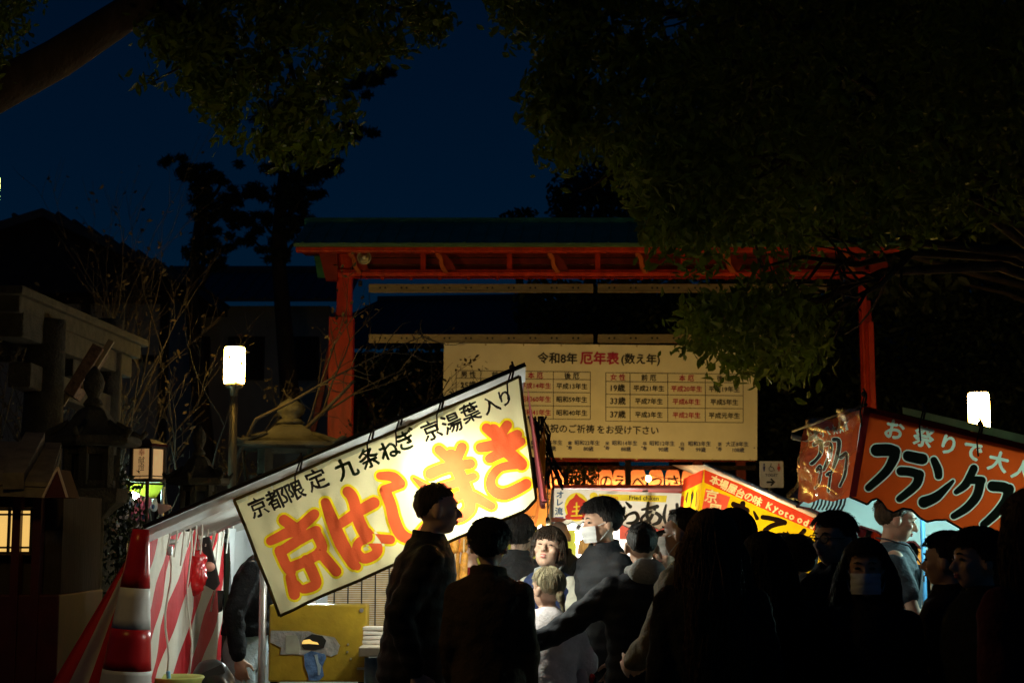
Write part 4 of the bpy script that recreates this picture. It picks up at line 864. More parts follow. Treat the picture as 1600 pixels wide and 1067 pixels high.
# striped red and white back curtain (runs back from the near left post)
RC = mat('curtain_red', (.52, .012, .02), .7, trans=.15, var=.12, scale=5, bump=.2, bscale=20); WC = mat('curtain_white', (.7, .67, .58), .75, trans=.15, var=.1, scale=5, bump=.2, bscale=20)
def striped(name, parent, P, nu, nv, w, shear):
    """P(u, v) -> point; stripes cut as real strips of alternating cloth"""
    for k in range(int((1 + shear) / w) + 2):
        for m_, nm in ((RC, 'red_stripe'), (WC, 'white_stripe')):
            o0 = k * w + (0 if m_ is RC else w / 2); uv = [(o0 + w / 2 * i / 6 - shear * j / nv, j / nv) for j in range(nv + 1) for i in range(7)]; fs = []
            for j in range(nv):
                for i in range(6):
                    c = (j * 7 + i, j * 7 + i + 1, (j + 1) * 7 + i + 1, (j + 1) * 7 + i); us = [uv[q][0] for q in c]
                    if max(us) > 1e-6 and min(us) < 1 - 1e-6: fs.append(c)
            if not fs: continue
            used = sorted({q for f in fs for q in f}); mp = {q: i for i, q in enumerate(used)}
            MB().add([P(min(1, max(0, uv[q][0])), uv[q][1]) for q in used], [tuple(mp[q] for q in f) for f in fs]).build(nm, m_, parent, True)
def curtP(u, v):
    y = SY + .0 + 2.1 * u; z = 1.63 - 1.5 * v
    fold = .035 * math.sin(u * 15 + v * 2) * (.3 + .7 * v) + .008 * math.sin(u * 37 + v * 4)
    return Vector((xl + .02 + fold - .05 * v * (1 - u), y + .0, z + .012 * math.sin(u * 24) * (1 - v)))
cu = MB().tube([(xl + .03, SY + .1, 1.66), (xl + .03, Y1, 1.66)], .016, 8).build('back_curtain', POLE, stA, True)
striped('back_curtain', cu, curtP, 40, 26, .26, .8)
def flapP(u, v):
    a = A(222, 832, SY + .05); bl = Vector((A(60, 1067, SY - .15).x - .25, SY - .3, .25)); br = Vector((A(215, 1067, SY + .1).x, SY + .1, .25))
    e = bl.lerp(br, u); p = a.lerp(e, v); return p + Vector((0, .03 * math.sin(u * 18 + v * 2) * v, 0))
fl_ = MB().tube([A(222, 828, SY + .05), A(222, 834, SY + .05)], .02, 8).build('corner_flap', POLE, stA, True)
striped('corner_flap', fl_, flapP, 20, 24, .42, 0.0)
# white sheets at the back
def sheetgrid(name, P, nu, nv, m, parent):
    vs = [P(i / nu, j / nv) for j in range(nv + 1) for i in range(nu + 1)]; fs = [(j * (nu + 1) + i, j * (nu + 1) + i + 1, (j + 1) * (nu + 1) + i + 1, (j + 1) * (nu + 1) + i) for j in range(nv) for i in range(nu)]
    return MB().add(vs, fs).build(name, m, parent, True)
sheetgrid('plastic_sheet', lambda u, v: Vector((xl + .06 + .03 * math.sin(u * 15 + v * 4), SY + 2.05 + .95 * u, 1.64 - 1.5 * v)), 18, 22, SHEET, stA)
sheetgrid('plastic_sheet', lambda u, v: Vector((xl + .05 + 1.15 * u, Y1 + .02 + .04 * math.sin(u * 17 + v * 3), zf(xl + 1.2 * u) - .06 - 1.5 * v)), 22, 22, SHEET, stA)
# counter, bamboo blind, blue cloth below
CNT = mat('counter_board', (.42, .38, .3), .6, var=.25, scale=6)
a = A(425, 1008, SY + .35); z_ = A(600, 1002, SY + .6).z
MB().box((-.42, SY + 1.5, z_ - .03), (.78, 2.5, .05)).build('counter_top', CNT, stA, bevel=.006)
bl = MB(); x0 = A(512, 930, SY + 1.15).x; x1 = A(640, 930, SY + 1.15).x; yb = SY + 1.15; ztop = A(560, 845, yb).z
for k in range(52): bl.box(((x0 + x1) / 2, yb + random.uniform(-.002, .002), ztop - k * .0125), (x1 - x0, .006, .0095))
bo = bl.build('bamboo_blind', mat('bamboo', (.36, .25, .1), .6, var=.3, scale=20), stA); bo['kind'] = 'stuff'
for k in range(6): MB().tube([(x0 + (x1 - x0) * (k + .5) / 6, yb - .008, ztop + .03), (x0 + (x1 - x0) * (k + .5) / 6, yb - .008, ztop - .66)], .004, 5).build('blind_cord', ROPE, stA)
sheetgrid('counter_skirt', lambda u, v: Vector((-.78 + .76 * u, SY + .26 + .03 * math.sin(u * 22), z_ - .06 - (z_ - .1) * v)), 24, 10, mat('blue_grey_cloth', (.16, .25, .32), .8, bump=.2), stA)
# stained yellow panel box with taped patch, standing at the near end of the stall
pnl = thing('cooking_panel', 'stained yellow metal panel patched with silver tape under the big banner', 'panel', (A(497, 1060, SY + .75).x, SY + .8, 0))
ya = SY + .74; a = A(421, 944, ya); b = A(573, 1065, ya)
PM = mat('stained_yellow_panel', (.31, .215, .015), .45, var=.35, scale=5, bump=.15, bscale=18, spec=.6)
ppl = (Vector((0, ya - .003, 0)), Vector((0, -1, 0))); tpp = lambda x, y: onplane(ppl, x, y)
face = MB().box(((a.x + b.x) / 2, ya + .06, (a.z + b.z) / 2), (b.x - a.x, .12, a.z - b.z)).build('panel_body', PM, pnl, bevel=.012)
for sx in (a.x + .03, b.x - .03): MB().box((sx, ya + .06, b.z / 2), (.04, .08, b.z)).build('leg', DARKM, pnl)
TAPE = mat('silver_tape', (.5, .52, .5), .3, metal=.5, var=.35, scale=14, bump=.4, bscale=30); BLUET = mat('blue_film', (.08, .16, .34), .35, var=.6, scale=18, bump=.3)
fp = zoomfx(400, 800, 4.0)
def patch(name, zpts, m_, lift): return MB().prism([tpp(*fp(x, y)) + Vector((0, -lift, 0)) for x, y in zpts], (0, .0015, 0)).build(name, m_, face)
patch('tape_patch', [(92, 738), (330, 742), (375, 760), (430, 770), (490, 780), (525, 830), (510, 885), (470, 900), (380, 880), (330, 895), (265, 890), (150, 888), (158, 845), (90, 812)], TAPE, .002)
patch('film_patch', [(185, 770), (255, 765), (275, 830), (270, 885), (185, 885)], mat('grey_film', (.25, .27, .22), .3, var=.4), .004)
patch('film_patch', [(300, 888), (345, 865), (430, 885), (440, 905), (415, 965), (425, 1020), (395, 1050), (330, 1050), (325, 1010), (305, 960)], BLUET, .0045)
patch('foil_strip', [(365, 890), (385, 885), (392, 935), (410, 960), (400, 1015), (388, 1015), (385, 965)], mat('pale_foil', (.45, .6, .7), .25, metal=.4), .0065)
patch('shaded_hole', [(285, 835), (300, 790), (350, 760), (415, 770), (440, 800), (425, 845), (375, 858), (300, 855)], mat('hole_shade', (.008, .008, .007), .9), .006)  # black patch paints the shade inside the hole
patch('hole_bright_patch', [(288, 812), (300, 797), (335, 792), (355, 805), (385, 812), (395, 825), (330, 820), (290, 822)], mat('bright_in_hole', (.8, .45, .06), .5, emit=(1, .7, .2), es=.7), .0085)  # emissive patch for the bright thing inside the hole
for x, y in ((575, 825), (572, 872), (593, 915), (660, 612)): q = tpp(*fp(x, y)); MB().tube([q + Vector((0, -.004, 0)), q], .012 if y < 700 else .006, 8).build('screw', POLE, face)
MB().bar(tpp(*fp(632, 975)) + Vector((0, -.01, 0)), tpp(*fp(680, 975)) + Vector((0, -.01, 0)), .012, .015, (0, 1, 0)).build('latch', POLE, face)
MB().box((a.x + .11, ya + .35, a.z + .02), (.18, .25, .12)).build('tray', mat('white_tray', (.75, .75, .72), .4), pnl, bevel=.01)

# food and trays on the counter
def fstack(px, py, Y, n_, label, cat, nm, m_, sz):
    p = A(px, py, Y); t = thing(nm, label, cat, (p.x, Y, z_ - .005))
    for k in range(n_): MB().box((0, 0, .012 + k * .024), (sz - .004 * (k % 2), sz * .8, .02), Matrix.Rotation(.05 * (k % 3 - 1), 3, 'Z')).build('tray', m_, t, world=False, bevel=.004)
    return t
fstack(585, 985, SY + .5, 4, 'stack of white foam trays on the counter behind the tall man', 'tray stack', 'tray_stack', mat('foam_tray', (.78, .77, .7), .5), .12)
fd = A(703, 900, 9.3); ft = thing('pancake_rack', 'rack of golden rolled pancakes on sticks lit by the stall bulb', 'food', (fd.x, 9.3, z_))
FOOD = mat('fried_batter', (.75, .33, .05), .45, var=.4, scale=25, bump=.5, bscale=40); STICK = mat('chopstick', (.7, .55, .3), .6)
MB().box((0, 0, .03), (.2, .2, .05)).build('tray', POLE, ft, world=False, bevel=.006)
for k in range(11):
    x = -.07 + .05 * (k % 4); y = -.06 + .06 * (k // 4); zz = .1 + .06 * ((k * 7) % 5); MB().capsule((x, y, zz + .16), (x + .01, y, zz + .3), .026, .022, 10).build('rolled_pancake', FOOD, ft, True, False); MB().tube([(x, y, .05), (x + .005, y, zz + .4)], .005, 5).build('stick', STICK, ft, world=False)
bx = A(702, 1050, SY + .1); cb = thing('carton_stack', 'stack of pale cartons beneath the counter between the two dark figures', 'cartons', (bx.x, SY + .5, 0))
for k in range(7): MB().box((.01 * (k % 2), 0, .08 + k * .125), (.2, .26, .115)).build('carton', mat('pale_card' if k % 2 else 'tan_card', (.66, .62, .5) if k % 2 else (.5, .36, .14), .8), cb, world=False, bevel=.004)

# ---------------------------------------------------------------- traffic cone pushed over the corner pole
cb_ = A(226, 815, SY + .0); ct = thing('traffic_cone', 'red and silver banded traffic cone at the corner of the striped curtain', 'traffic cone', (A(193, 1067, SY - .05).x, SY - .08, .60))
CR = mat('cone_red', (.42, .012, .014), .3, var=.15, spec=.3); CS = mat('cone_silver_band', (.55, .55, .53), .55, metal=0.0, var=.1, spec=.7)
prof = lambda z: .042 + (1.03 - z) * .112
for i, (z0, z1, m_) in enumerate(((0, .24, CR), (.24, .325, CS), (.325, .53, CR), (.53, .735, CS), (.735, 1.03, CR))):
    s_ = MB(); pr = [(prof(z0), z0)] + [(prof(z0 + (z1 - z0) * k / 4), z0 + (z1 - z0) * k / 4) for k in range(1, 5)]
    b_ = s_.lathe((0, 0, 0), pr, 32).build('cone_band', m_, ct, True, False)
MB().box((0, 0, -.015), (.38, .38, .03)).build('base', mat('cone_rubber', (.02, .02, .02), .8), ct, world=False, bevel=.01)
ct.rotation_euler = (0, R(4), 0)
cst = thing('crate', 'dark plastic crate under the traffic cone', 'crate', (ct.location.x, ct.location.y, 0))
for k in range(1):
    MB().box((0, 0, .02 + k * .385), (.44, .40, .04)).build('floor', DARKM, cst, world=False)
    for sx, sy, wx, wy in ((-.21, 0, .02, .36), (.21, 0, .02, .36), (0, -.19, .44, .02), (0, .19, .44, .02)): MB().box((sx, sy, .31 + k * .385), (wx, wy, .54)).build('side', DARKM, cst, world=False)

# hanging bags, cords, tub, backpack
def hang(name, label, cat, px, py, Y): return thing(name, label, cat, A(px, py, Y))
hb = hang('red_bag', 'crumpled red plastic bag hanging on the striped curtain', 'bag', 300, 895, SY + 1.1)
mb = MB(); mb.ell((0, 0, -.02), (.085, .06, .12), 20, 14); mb.ell((.03, 0, .06), (.05, .04, .08)); me = remeshed(mb, .012, 2); displace(me, lambda c: .014 * noise.noise(c * 28) + .01 * noise.noise(c * 60))
link('bag_body', me, mat('red_plastic', (.5, .012, .015), .25, spec=.7), hb, True, False); MB().tube([(0, 0, .1), (.03, .0, .2), (.06, 0, .1)], .006, 6).build('handle', CR, hb, world=False)
hb = hang('black_bag', 'black strapped pouch hanging beside the red bag', 'bag', 327, 885, SY + 1.25)
MB().prism([(-.05, 0, .17), (-.01, 0, .18), (.06, 0, -.1), (.03, 0, -.14), (-.04, 0, -.1)], (0, .05, 0)).build('pouch', ROPE, hb, world=False, bevel=.008)
MB().ell((-.0, -.02, .0), (.04, .035, .03), 12, 8).build('knot', mat('skin_pink_cloth', (.6, .3, .22), .7), hb, True, False)
MB().prism([(.05, 0, -.14), (.085, 0, -.14), (.08, 0, -.26), (.06, 0, -.27)], (0, .03, 0)).build('strap_end', ROPE, hb, world=False)
CORD = mat('white_cord', (.7, .68, .6), .8)
for k, (x, y0, y1, Yd) in enumerate(((265, 860, 1052, SY + .45), (296, 828, 1060, SY + .95), (333, 830, 955, SY + 1.4))):
    c_ = hang('hanging_cord', ('thin white cord with a metal buckle hanging in front of the curtain', 'pale cord hanging straight down the middle of the striped curtain', 'knotted pale cord hanging beside the black pouch')[k], 'cord', x, y0, Yd)
    pts = [A(x + 4 * math.sin(j * 1.1 + k) - (6 if k == 0 else 0) * j / 8, y0 + (y1 - y0) * j / 8, Yd) for j in range(9)]
    MB().tube(pts, .006, 6).build('strand', CORD, c_, True)
    if k == 0: MB().box(A(265, 860, Yd), (.03, .02, .05)).build('buckle', POLE, c_, bevel=.005)
for k in range(12):
    y = SY + .25 + k * .17; p = Vector((xl + .05, y, 1.66)); c_ = MB(); c_.tube([p, p + Vector((.02, .03, .03)), p + Vector((.03, .0, -.05)), p + Vector((.02, -.02, -.13 - .05 * (k % 3)))], .005, 5); c_.build('curtain_tie', CORD, stA)
tub = thing('plastic_tub', 'yellow-green plastic tub below the striped curtain', 'tub', (A(276, 1060, SY + .5).x, SY + .5, 0))
zt = A(276, 1058, SY + .5).z; TUB = mat('lime_plastic', (.5, .55, .16), .4, trans=.2)
vs = []; g_ = 32; pr = [(.10, zt - .32), (.135, zt - .02), (.15, zt), (.145, zt + .008), (.125, zt - .02), (.095, zt - .30)]; MB().lathe((0, 0, 0), pr, 32).build('tub_body', TUB, tub, True, False)
MB().lathe((0, 0, 0), [(.16, 0), (.16, zt - .33)], 24).build('stand', DARKM, tub, False, False)
brh = MB(); brh.tube([(-.02, -.05, zt - .1), (-.025, -.1, zt + .04)], .012, 8); brh.build('brush_handle', mat('sky_blue_plastic', (.12, .4, .6), .4), tub, True, False)
bk = thing('backpack', 'black shiny backpack beside the man in jeans', 'bag', (A(330, 1060, SY + .75).x, SY + .75, 0))
zb_ = A(330, 1036, SY + .75).z; mb = MB(); mb.ell((0, 0, zb_ - .16), (.14, .09, .18), 20, 14); mb.ell((.06, -.04, zb_ - .18), (.09, .07, .12)); me = remeshed(mb, .012, 3); displace(me, lambda c: .012 * noise.noise(c * 14)); link('bag_body', me, mat('black_vinyl', (.012, .012, .013), .3, spec=.6), bk, True, False)
MB().bar((-.1, -.08, zb_ - .1), (.08, -.06, zb_ - .02), .02, .05).build('flap', ROPE, bk, world=False); MB().box((0, 0, (zb_ - .33) / 2), (.3, .25, zb_ - .33)).build('stool', DARKM, bk, world=False)

# ---------------------------------------------------------------- stall B: red sausage stall (right)
stB = thing('food_stall', 'sausage stall with red banner in bold black lettering at the right', 'food stall', (A(1480, 900, SY + 1.5).x, SY + 1.5, 0))
REDB = mat('red_banner_cloth', (.58, .056, .007), .7, trans=.45, var=.08, scale=4, bump=.12, bscale=100); BLKB = mat('black_banner_print', (.018, .02, .012), .7, trans=.1)
WHTB = mat('white_banner_print', (.62, .64, .5), .7, trans=.4); DREDB = mat('dark_red_hem', (.17, .01, .01), .7, trans=.2)
plB = plane3(A(1350, 634, SY), A(1600, 694, SY), A(1328, 772, SY - .03)); cB = cloth(plB, .008, 4.5, 0, 5.0)
outB = [(1350, 634), (1600, 694), (1760, 733), (1760, 900), (1700, 890), (1660, 868), (1620, 872), (1580, 850), (1560, 838), (1535, 842), (1520, 838), (1500, 825), (1478, 812), (1462, 812), (1448, 815), (1436, 808), (1424, 796), (1410, 794), (1396, 801), (1386, 796), (1378, 785), (1370, 779), (1362, 781), (1355, 788), (1327, 776)]
fb = zoomfx(1320, 640, 4.85)
SB = [([(240, 307), (330, 305), (375, 320)], 92), ([(378, 315), (370, 370), (310, 470), (180, 590)], [86, 76, 66, 54]), ([(480, 350), (590, 372)], [80, 84]), ([(425, 465), (500, 470), (568, 490)], 68), ([(566, 490), (540, 570), (415, 675)], [76, 66, 52]),
      ([(675, 380), (705, 450), (712, 500)], [50, 62, 56]), ([(600, 700), (700, 655), (820, 540)], [86, 70, 24]), ([(978, 445), (920, 560), (845, 622)], [60, 62, 40]), ([(940, 530), (1040, 535)], 62), ([(1030, 540), (1000, 650), (925, 740), (825, 805)], [70, 70, 62, 50]),
      ([(1120, 578), (1200, 585), (1245, 605)], 78), ([(1245, 600), (1225, 680), (1150, 780), (1050, 870)], [80, 74, 66, 56]), ([(1345, 640), (1300, 760), (1220, 890)], [52, 50, 50]), ([(1440, 640), (1400, 780), (1345, 920), (1460, 880), (1540, 800)], [60, 56, 50, 50, 40])]
wl_ = []
for s, x, y in (('お', 380, 150), ('祭', 600, 205), ('り', 785, 265), ('で', 968, 318), ('大', 1165, 392), ('人', 1345, 455), ('気', 1520, 510)):
    wl_ += bold_edges(s, 33, .035, -13, *fb(x, y))
hemL = poly_edges([(1350, 634), (1361, 637), (1338, 776), (1327, 776)]); hemT = poly_edges([(1350, 634), (1760, 733), (1760, 741), (1350, 642)])
CHB = ((0, 2), (2, 5), (5, 7), (7, 10), (10, 12), (12, 14))
sB, _ = printed(outB, [('dark_hem', DREDB, [hemL, hemT]), ('white_lettering', WHTB, wl_), ] + [('white_outline', WHTB, sgeo(SB[i:j], fb, 4.2)) for i, j in CHB] + [('black_letter', BLKB, sgeo(SB[i:j], fb, 0)) for i, j in CHB], 9.0, cB, stB, 'side_banner', REDB)
border('banner_piping', outB[3:], cloth(plB, .008, 4.5, .001, 5.0), .006, ROPE, sB, False)
ties(stB, cB, [(1350, 634), (1442, 656), (1532, 680)])
xB = A(1350, 634, SY).x; zB = lambda x: A(1350, 632, SY).z - (x - xB) * .24
Yb1 = SY + 2.1
vs = [(xB + 2.4 * i / 20, SY + .03 + 2.1 * j / 16, zB(xB + 2.4 * i / 20) - .05 + .02 * math.sin(j * .9) - .02) for j in range(17) for i in range(21)]
fs = [(j * 21 + i, j * 21 + i + 1, (j + 1) * 21 + i + 1, (j + 1) * 21 + i) for j in range(16) for i in range(20)]
MB().add(vs, fs).build('awning', SHEET, stB, True)
MB().prism([Vector((xB + .2, SY - .005, zB(xB + .2) + .0)), Vector((xB + 2.4, SY - .005, zB(xB + 2.4) - .02)), Vector((xB + 2.4, SY - .005, zB(xB + 2.4) + .05)), Vector((xB + .2, SY - .005, zB(xB + .2) + .035))], (0, .004, 0)).build('awning_edge', mat('lime_vinyl_edge', (.6, .7, .5), .35, trans=.75), stB)
for y in (SY + .02, Yb1): MB().tube([(xB, y, zB(xB) - .03), (xB + 2.4, y, zB(xB + 2.4) - .03)], .016, 8).build('roof_pole', POLE, stB, True)
MB().tube([(xB + .01, SY, zB(xB)), (xB + .01, Yb1, zB(xB))], .010, 8).build('roof_pole', DARKM, stB, True)
for x, y in ((xB + .9, Yb1), (xB + 2.4, Yb1), (xB + 2.4, SY + .05)): MB().tube([(x, y, 0), (x, y, zB(x))], .02, 10).build('post', POLE, stB, True)
p = A(1444, 900, SY + 1.2); MB().tube([(p.x, SY + 1.2, 0), (p.x, SY + 1.2, zB(p.x))], .014, 10).build('blue_pole', mat('blue_pole', (.05, .2, .4), .4), stB, True)
# front banner receding, wrapped in clear film
fq = [A(1349, 640, SY + .03), A(1256, 664, SY + 2.0), A(1245, 782, SY + 2.0), A(1326, 776, SY + .03)]
plF = plane3(fq[0], fq[1], fq[3])
if plF[1].x > 0: plF = (plF[0], -plF[1])
cF = cloth(plF, .012, 4.0, 0, 9.0)
outF = [(1349, 640), (1256, 665), (1244, 780), (1262, 786), (1280, 779), (1300, 783), (1326, 776)]
fg = zoomfx(1200, 534, 4.0)
SF = [([(290, 640), (330, 625), (325, 700), (270, 760)], [26, 26, 22, 18]), ([(360, 640), (390, 640), (385, 720), (350, 800)], [24, 24, 20, 16]), ([(410, 610), (440, 620), (430, 720), (400, 810)], [24, 24, 20, 16]), ([(450, 720), (490, 700), (480, 820), (450, 900)], [22, 22, 18, 14]), ([(300, 800), (330, 780), (320, 880), (290, 910)], [22, 22, 18, 12]), ([(370, 830), (390, 820), (375, 930)], 18)]
wf = []
for i, s in enumerate('お祭りで大人気'):
    wf += bold_edges(s, 17, .03, 17, 1266 + i * 9.2, 681 - i * 2.6, .42)
sF, _ = printed(outF, [('white_lettering', WHTB, wf), ('white_outline', WHTB, sgeo(SF, fg, 2.2)), ('black_lettering', BLKB, sgeo(SF, fg, 0))], 7.0, cF, stB, 'front_banner', REDB)
film = bpy.data.materials.new('clear_film'); film.use_nodes = True; N = film.node_tree.nodes; L = film.node_tree.links
gl = N.new('ShaderNodeBsdfGlossy'); gl.inputs['Roughness'].default_value = .22; gl.inputs[0].default_value = (1, .95, .85, 1); tr_ = N.new('ShaderNodeBsdfTransparent'); mx = N.new('ShaderNodeMixShader'); mx.inputs[0].default_value = .28
L.new(tr_.outputs[0], mx.inputs[1]); L.new(gl.outputs[0], mx.inputs[2]); L.new(mx.outputs[0], N['Material Output'].inputs[0])
nf = plF[1]
def filmp(px, py):
    p = onplane(plF, px, py); u = (px - 1240) / 110; v = (py - 640) / 140
    return p + nf * (.03 + .035 * math.sin(u * 17 + v * 6) + .03 * math.sin((u * 9 - v * 11)) * .6 + .02 * noise.noise(p * 9))
printed(outF, [], 3.5, filmp, stB, 'clear_film', film)
# fringe of cord loops along the front banner foot
for k in range(11):
    fm = MB(); p = A(1262 + k * 6, 783, SY + 2.0 - 1.9 * k / 11); fm.tube([p + Vector((0, 0, .03)), p + Vector((-.012, 0, -.02)), p + Vector((-.03, 0, -.05))], .006, 5); fm.build('lacing_loop', ROPE, stB)
# white back canvas with scalloped foot, lit by assumed cool bulbs
BACKC = mat('pale_canvas', (.58, .74, .76), .7, trans=.25, var=.08, scale=2, bump=.1, bscale=8)
yB = SY + 1.75; plC = (Vector((0, yB, 0)), Vector((0, -1, 0))); cC = cloth(plC, .02, 3.0, 0, 2.0)
outC = [(1290, 700), (1700, 700), (1700, 860), (1640, 850), (1600, 862), (1560, 850), (1530, 860), (1500, 848), (1470, 862), (1448, 861), (1436, 855), (1428, 846), (1420, 846), (1412, 849), (1398, 849), (1388, 842), (1370, 830), (1345, 822), (1340, 824), (1325, 818), (1310, 826), (1294, 815), (1282, 802), (1268, 795), (1244, 791), (1262, 776), (1290, 770)]
printed(outC, [], 10, cC, stB, 'back_canvas', BACKC)
SB2 = mat('dark_red_scallop', (.1, .008, .008), .8); border('canvas_hem', outC[2:], cloth(plC, .02, 3.0, .002, 2.0), .008, SB2, stB, False)
bulb(A(1560, 806, SY + .75), stB, LED, .045, .3); bulb(A(1470, 760, SY + .9), stB, LED, .03, .2)  # unseen bulbs assumed from the glow on banner and canvas
MB().box((xB + 1.2, SY + .85, .45), (1.9, .5, .9)).build('counter', CNT, stB, bevel=.01)
p = A(1448, 874, SY + 3.4); lw = thing('lit_sign_box', 'small orange lit sign box seen under the pale canvas of the sausage stall', 'sign', (p.x, SY + 3.4, 0))
bd = MB().box((p.x, SY + 3.4, p.z), (.24, .04, .16)).build('lit_face', mat('orange_lit_face', (.9, .5, .15), .6, emit=(1, .48, .08), es=.7), lw); overlay('lettering', [('おで\nん', 1449, 872, 9, .02, 0)], lambda x, y: A(x, y, SY + 3.37), INK, bd); MB().tube([(p.x, SY + 3.42, 0), (p.x, SY + 3.42, p.z)], .02, 8).build('post', DARKM, lw)

# ---------------------------------------------------------------- stall C: oden (yellow)
OY = 11.0
stC = thing('food_stall', 'oden stall with a glowing yellow banner and red top band', 'food stall', (A(1200, 900, OY + 1).x, OY + 1, 0))
YEL = mat('yellow_oden_cloth', (.85, .5, .005), .7, trans=.6, var=.05, bump=.08, bscale=100); REDO = mat('red_oden_band', (.75, .055, .018), .7, trans=.55, var=.06); BRN = mat('brown_oden_print', (.035, .012, .006), .7, trans=.15); CRM = mat('cream_oden_print', (.85, .68, .3), .7, trans=.58); PNK = mat('coral_oden_patch', (.8, .1, .05), .7, trans=.55)
plO = plane3(A(1101, 733, OY), A(1292, 818, OY), A(1097, 800, OY - .02)); cO = cloth(plO, .008, 4.5, 0, 7.0)
outO = [(1100, 733), (1160, 757), (1292, 818), (1330, 836), (1320, 960), (1290, 900), (1250, 895), (1200, 875), (1160, 862), (1120, 850), (1085, 835)]
fo = zoomfx(1060, 720, 6.667)
SO = [([(575, 450), (650, 480), (715, 515)], 58), ([(672, 440), (660, 560), (640, 680), (600, 760), (560, 720), (620, 660), (720, 600), (765, 660), (720, 760)], [56, 56, 54, 46, 40, 44, 52, 56, 44]), ([(785, 525), (818, 595)], [20, 44]),
      ([(880, 585), (1000, 605), (1105, 640)], [50, 52, 60]), ([(1105, 640), (960, 680), (885, 760), (920, 850), (1010, 890)], [52, 52, 54, 54, 40]), ([(1095, 745), (1112, 770)], [22, 34]), ([(1135, 740), (1142, 770)], [20, 30]),
      ([(1310, 725), (1230, 820), (1150, 950)], 50), ([(1230, 900), (1290, 880), (1320, 960), (1400, 930)], 46)]
band = poly_edges([fo(*q) for q in ((270, 90), (640, 240), (1550, 655), (1800, 770), (1800, 880), (1500, 760), (1080, 585), (620, 380), (270, 225))])
patchO = poly_edges([fo(*q) for q in ((285, 285), (540, 375), (480, 560), (400, 760), (220, 700), (245, 500))])
tx = []
def put(s, x, y, em, off, rt, xs=1.0):
    tx.extend(bold_edges(s, em, off, rt, *fo(x, y), xs))
for s, x, y in (('本', 380, 200), ('場', 470, 245), ('屋', 560, 288), ('台', 648, 335), ('の', 735, 375), ('味', 825, 415)): put(s, x, y, 15.5, .035, -24)
for s, x, y in (('K', 950, 470), ('y', 1010, 510), ('o', 1070, 535), ('t', 1125, 555), ('o', 1180, 585), ('o', 1265, 620), ('d', 1330, 640), ('e', 1390, 680), ('n', 1450, 705)): put(s, x, y, 15, .045, -24)
put('京', 345, 365, 22, .02, -10); put('風', 380, 520, 24, .02, -10)
sO, _ = printed(outO, [('red_band', REDO, [band]), ('coral_patch', PNK, [patchO]), ('cream_lettering', CRM, tx), ] + [('brown_letter', BRN, sgeo(SO[i:j], fo, 0)) for i, j in ((0, 3), (3, 7), (7, 9))], 8.0, cO, stC, 'side_banner', YEL)
# receding front banner of the oden stall
qf = [A(1100, 734, OY + .02), A(1068, 748, OY + 2.2), A(1063, 815, OY + 2.2)]
plP = plane3(qf[0], qf[1], A(1086, 834, OY + .02)); cP = cloth(plP, .01, 4, 0, 4.0)
outP = [(1100, 733), (1068, 748), (1062, 800), (1060, 836), (1085, 836)]
fs_ = [poly_edges([(1071, 780), (1074, 768), (1076, 768), (1073, 790)]), poly_edges([(1079, 772), (1082, 764), (1083, 775), (1078, 795)]), poly_edges([(1087, 770), (1089, 765), (1088, 790), (1086, 792)])]
printed(outP, [('red_band', REDO, [poly_edges([(1101, 732), (1066, 748), (1065, 769), (1100, 752)]), poly_edges([(1062, 776), (1069, 774), (1068, 800), (1060, 802)])]), ] + [('brown_letter', BRN, [q]) for q in fs_], 6.0, cP, stC, 'front_banner', YEL)
xO = A(1100, 733, OY).x; zO = lambda x: A(1100, 731, OY).z - (x - xO) * .44
MB().add([(xO, OY, zO(xO) + .02), (xO + 1.1, OY, zO(xO + 1.1) + .02), (xO + 1.1, OY + 2.2, zO(xO + 1.1) + .12), (xO, OY + 2.2, zO(xO) + .12)], [(0, 1, 2, 3)]).build('awning', mat('peach_canvas', (.75, .5, .3), .7, trans=.4), stC)
for x, y in ((xO + .5, OY + 2.1), (xO + 1.1, OY + .04), (xO + 1.1, OY + 2.2)): MB().tube([(x, y, 0), (x, y, zO(x))], .02, 8).build('post', POLE, stC, True)
MB().tube([(xO, OY - .01, zO(xO) + .03), (xO + 1.1, OY - .01, zO(xO + 1.1) + .03)], .012, 8).build('roof_pole', POLE, stC, True)
OB = mat('assumed_oden_bulb', (1, .9, .7), emit=(1, .92, .66), es=330); bulb(A(1175, 805, OY + .6), stC, OB, .045, .2); bulb(A(1105, 800, OY + 1.4), stC, OB, .04, .2)  # unseen bulbs assumed from the glowing yellow cloth
MB().box((xO + .6, OY + 1.4, .45), (.9, 1.4, .9)).build('counter', CNT, stC, bevel=.01)
sheetgrid('back_sheet', lambda u, v: Vector((xO + 1.05 + .02 * math.sin(u * 20), OY + .05 + 2.1 * u, zO(xO + 1.1) - .05 - 1.4 * v)), 14, 12, mat('cream_sheet', (.75, .68, .5), .7, trans=.3), stC)

# ---------------------------------------------------------------- stall D: fried chicken (white banner, behind)
KY = 14.0
stD = thing('food_stall', 'fried chicken stall with a white banner and red crest behind the crowd', 'food stall', (A(960, 900, KY + 1).x, KY + 1, 0))
WH = mat('white_banner_cloth', (.72, .72, .6), .7, trans=.45, var=.06, bump=.08, bscale=80); YP = mat('chick_yellow', (.75, .6, .04), .7, trans=.4); RP = mat('crest_red', (.55, .05, .03), .7, trans=.35); BP = mat('blue_grey_print', (.08, .16, .28), .7, trans=.2); MV = mat('mauve_block', (.2, .14, .3), .7, trans=.3); BK = mat('sumi_print', (.025, .024, .018), .7, trans=.08); OT = mat('orange_text', (.75, .22, .02), .7, trans=.3)
plK = plane3(A(866, 763, KY), A(1070, 771, KY), A(864, 820, KY)); cK = cloth(plK, .012, 4, 0, 3.0)
fk = zoomfx(840, 700, 6.154)
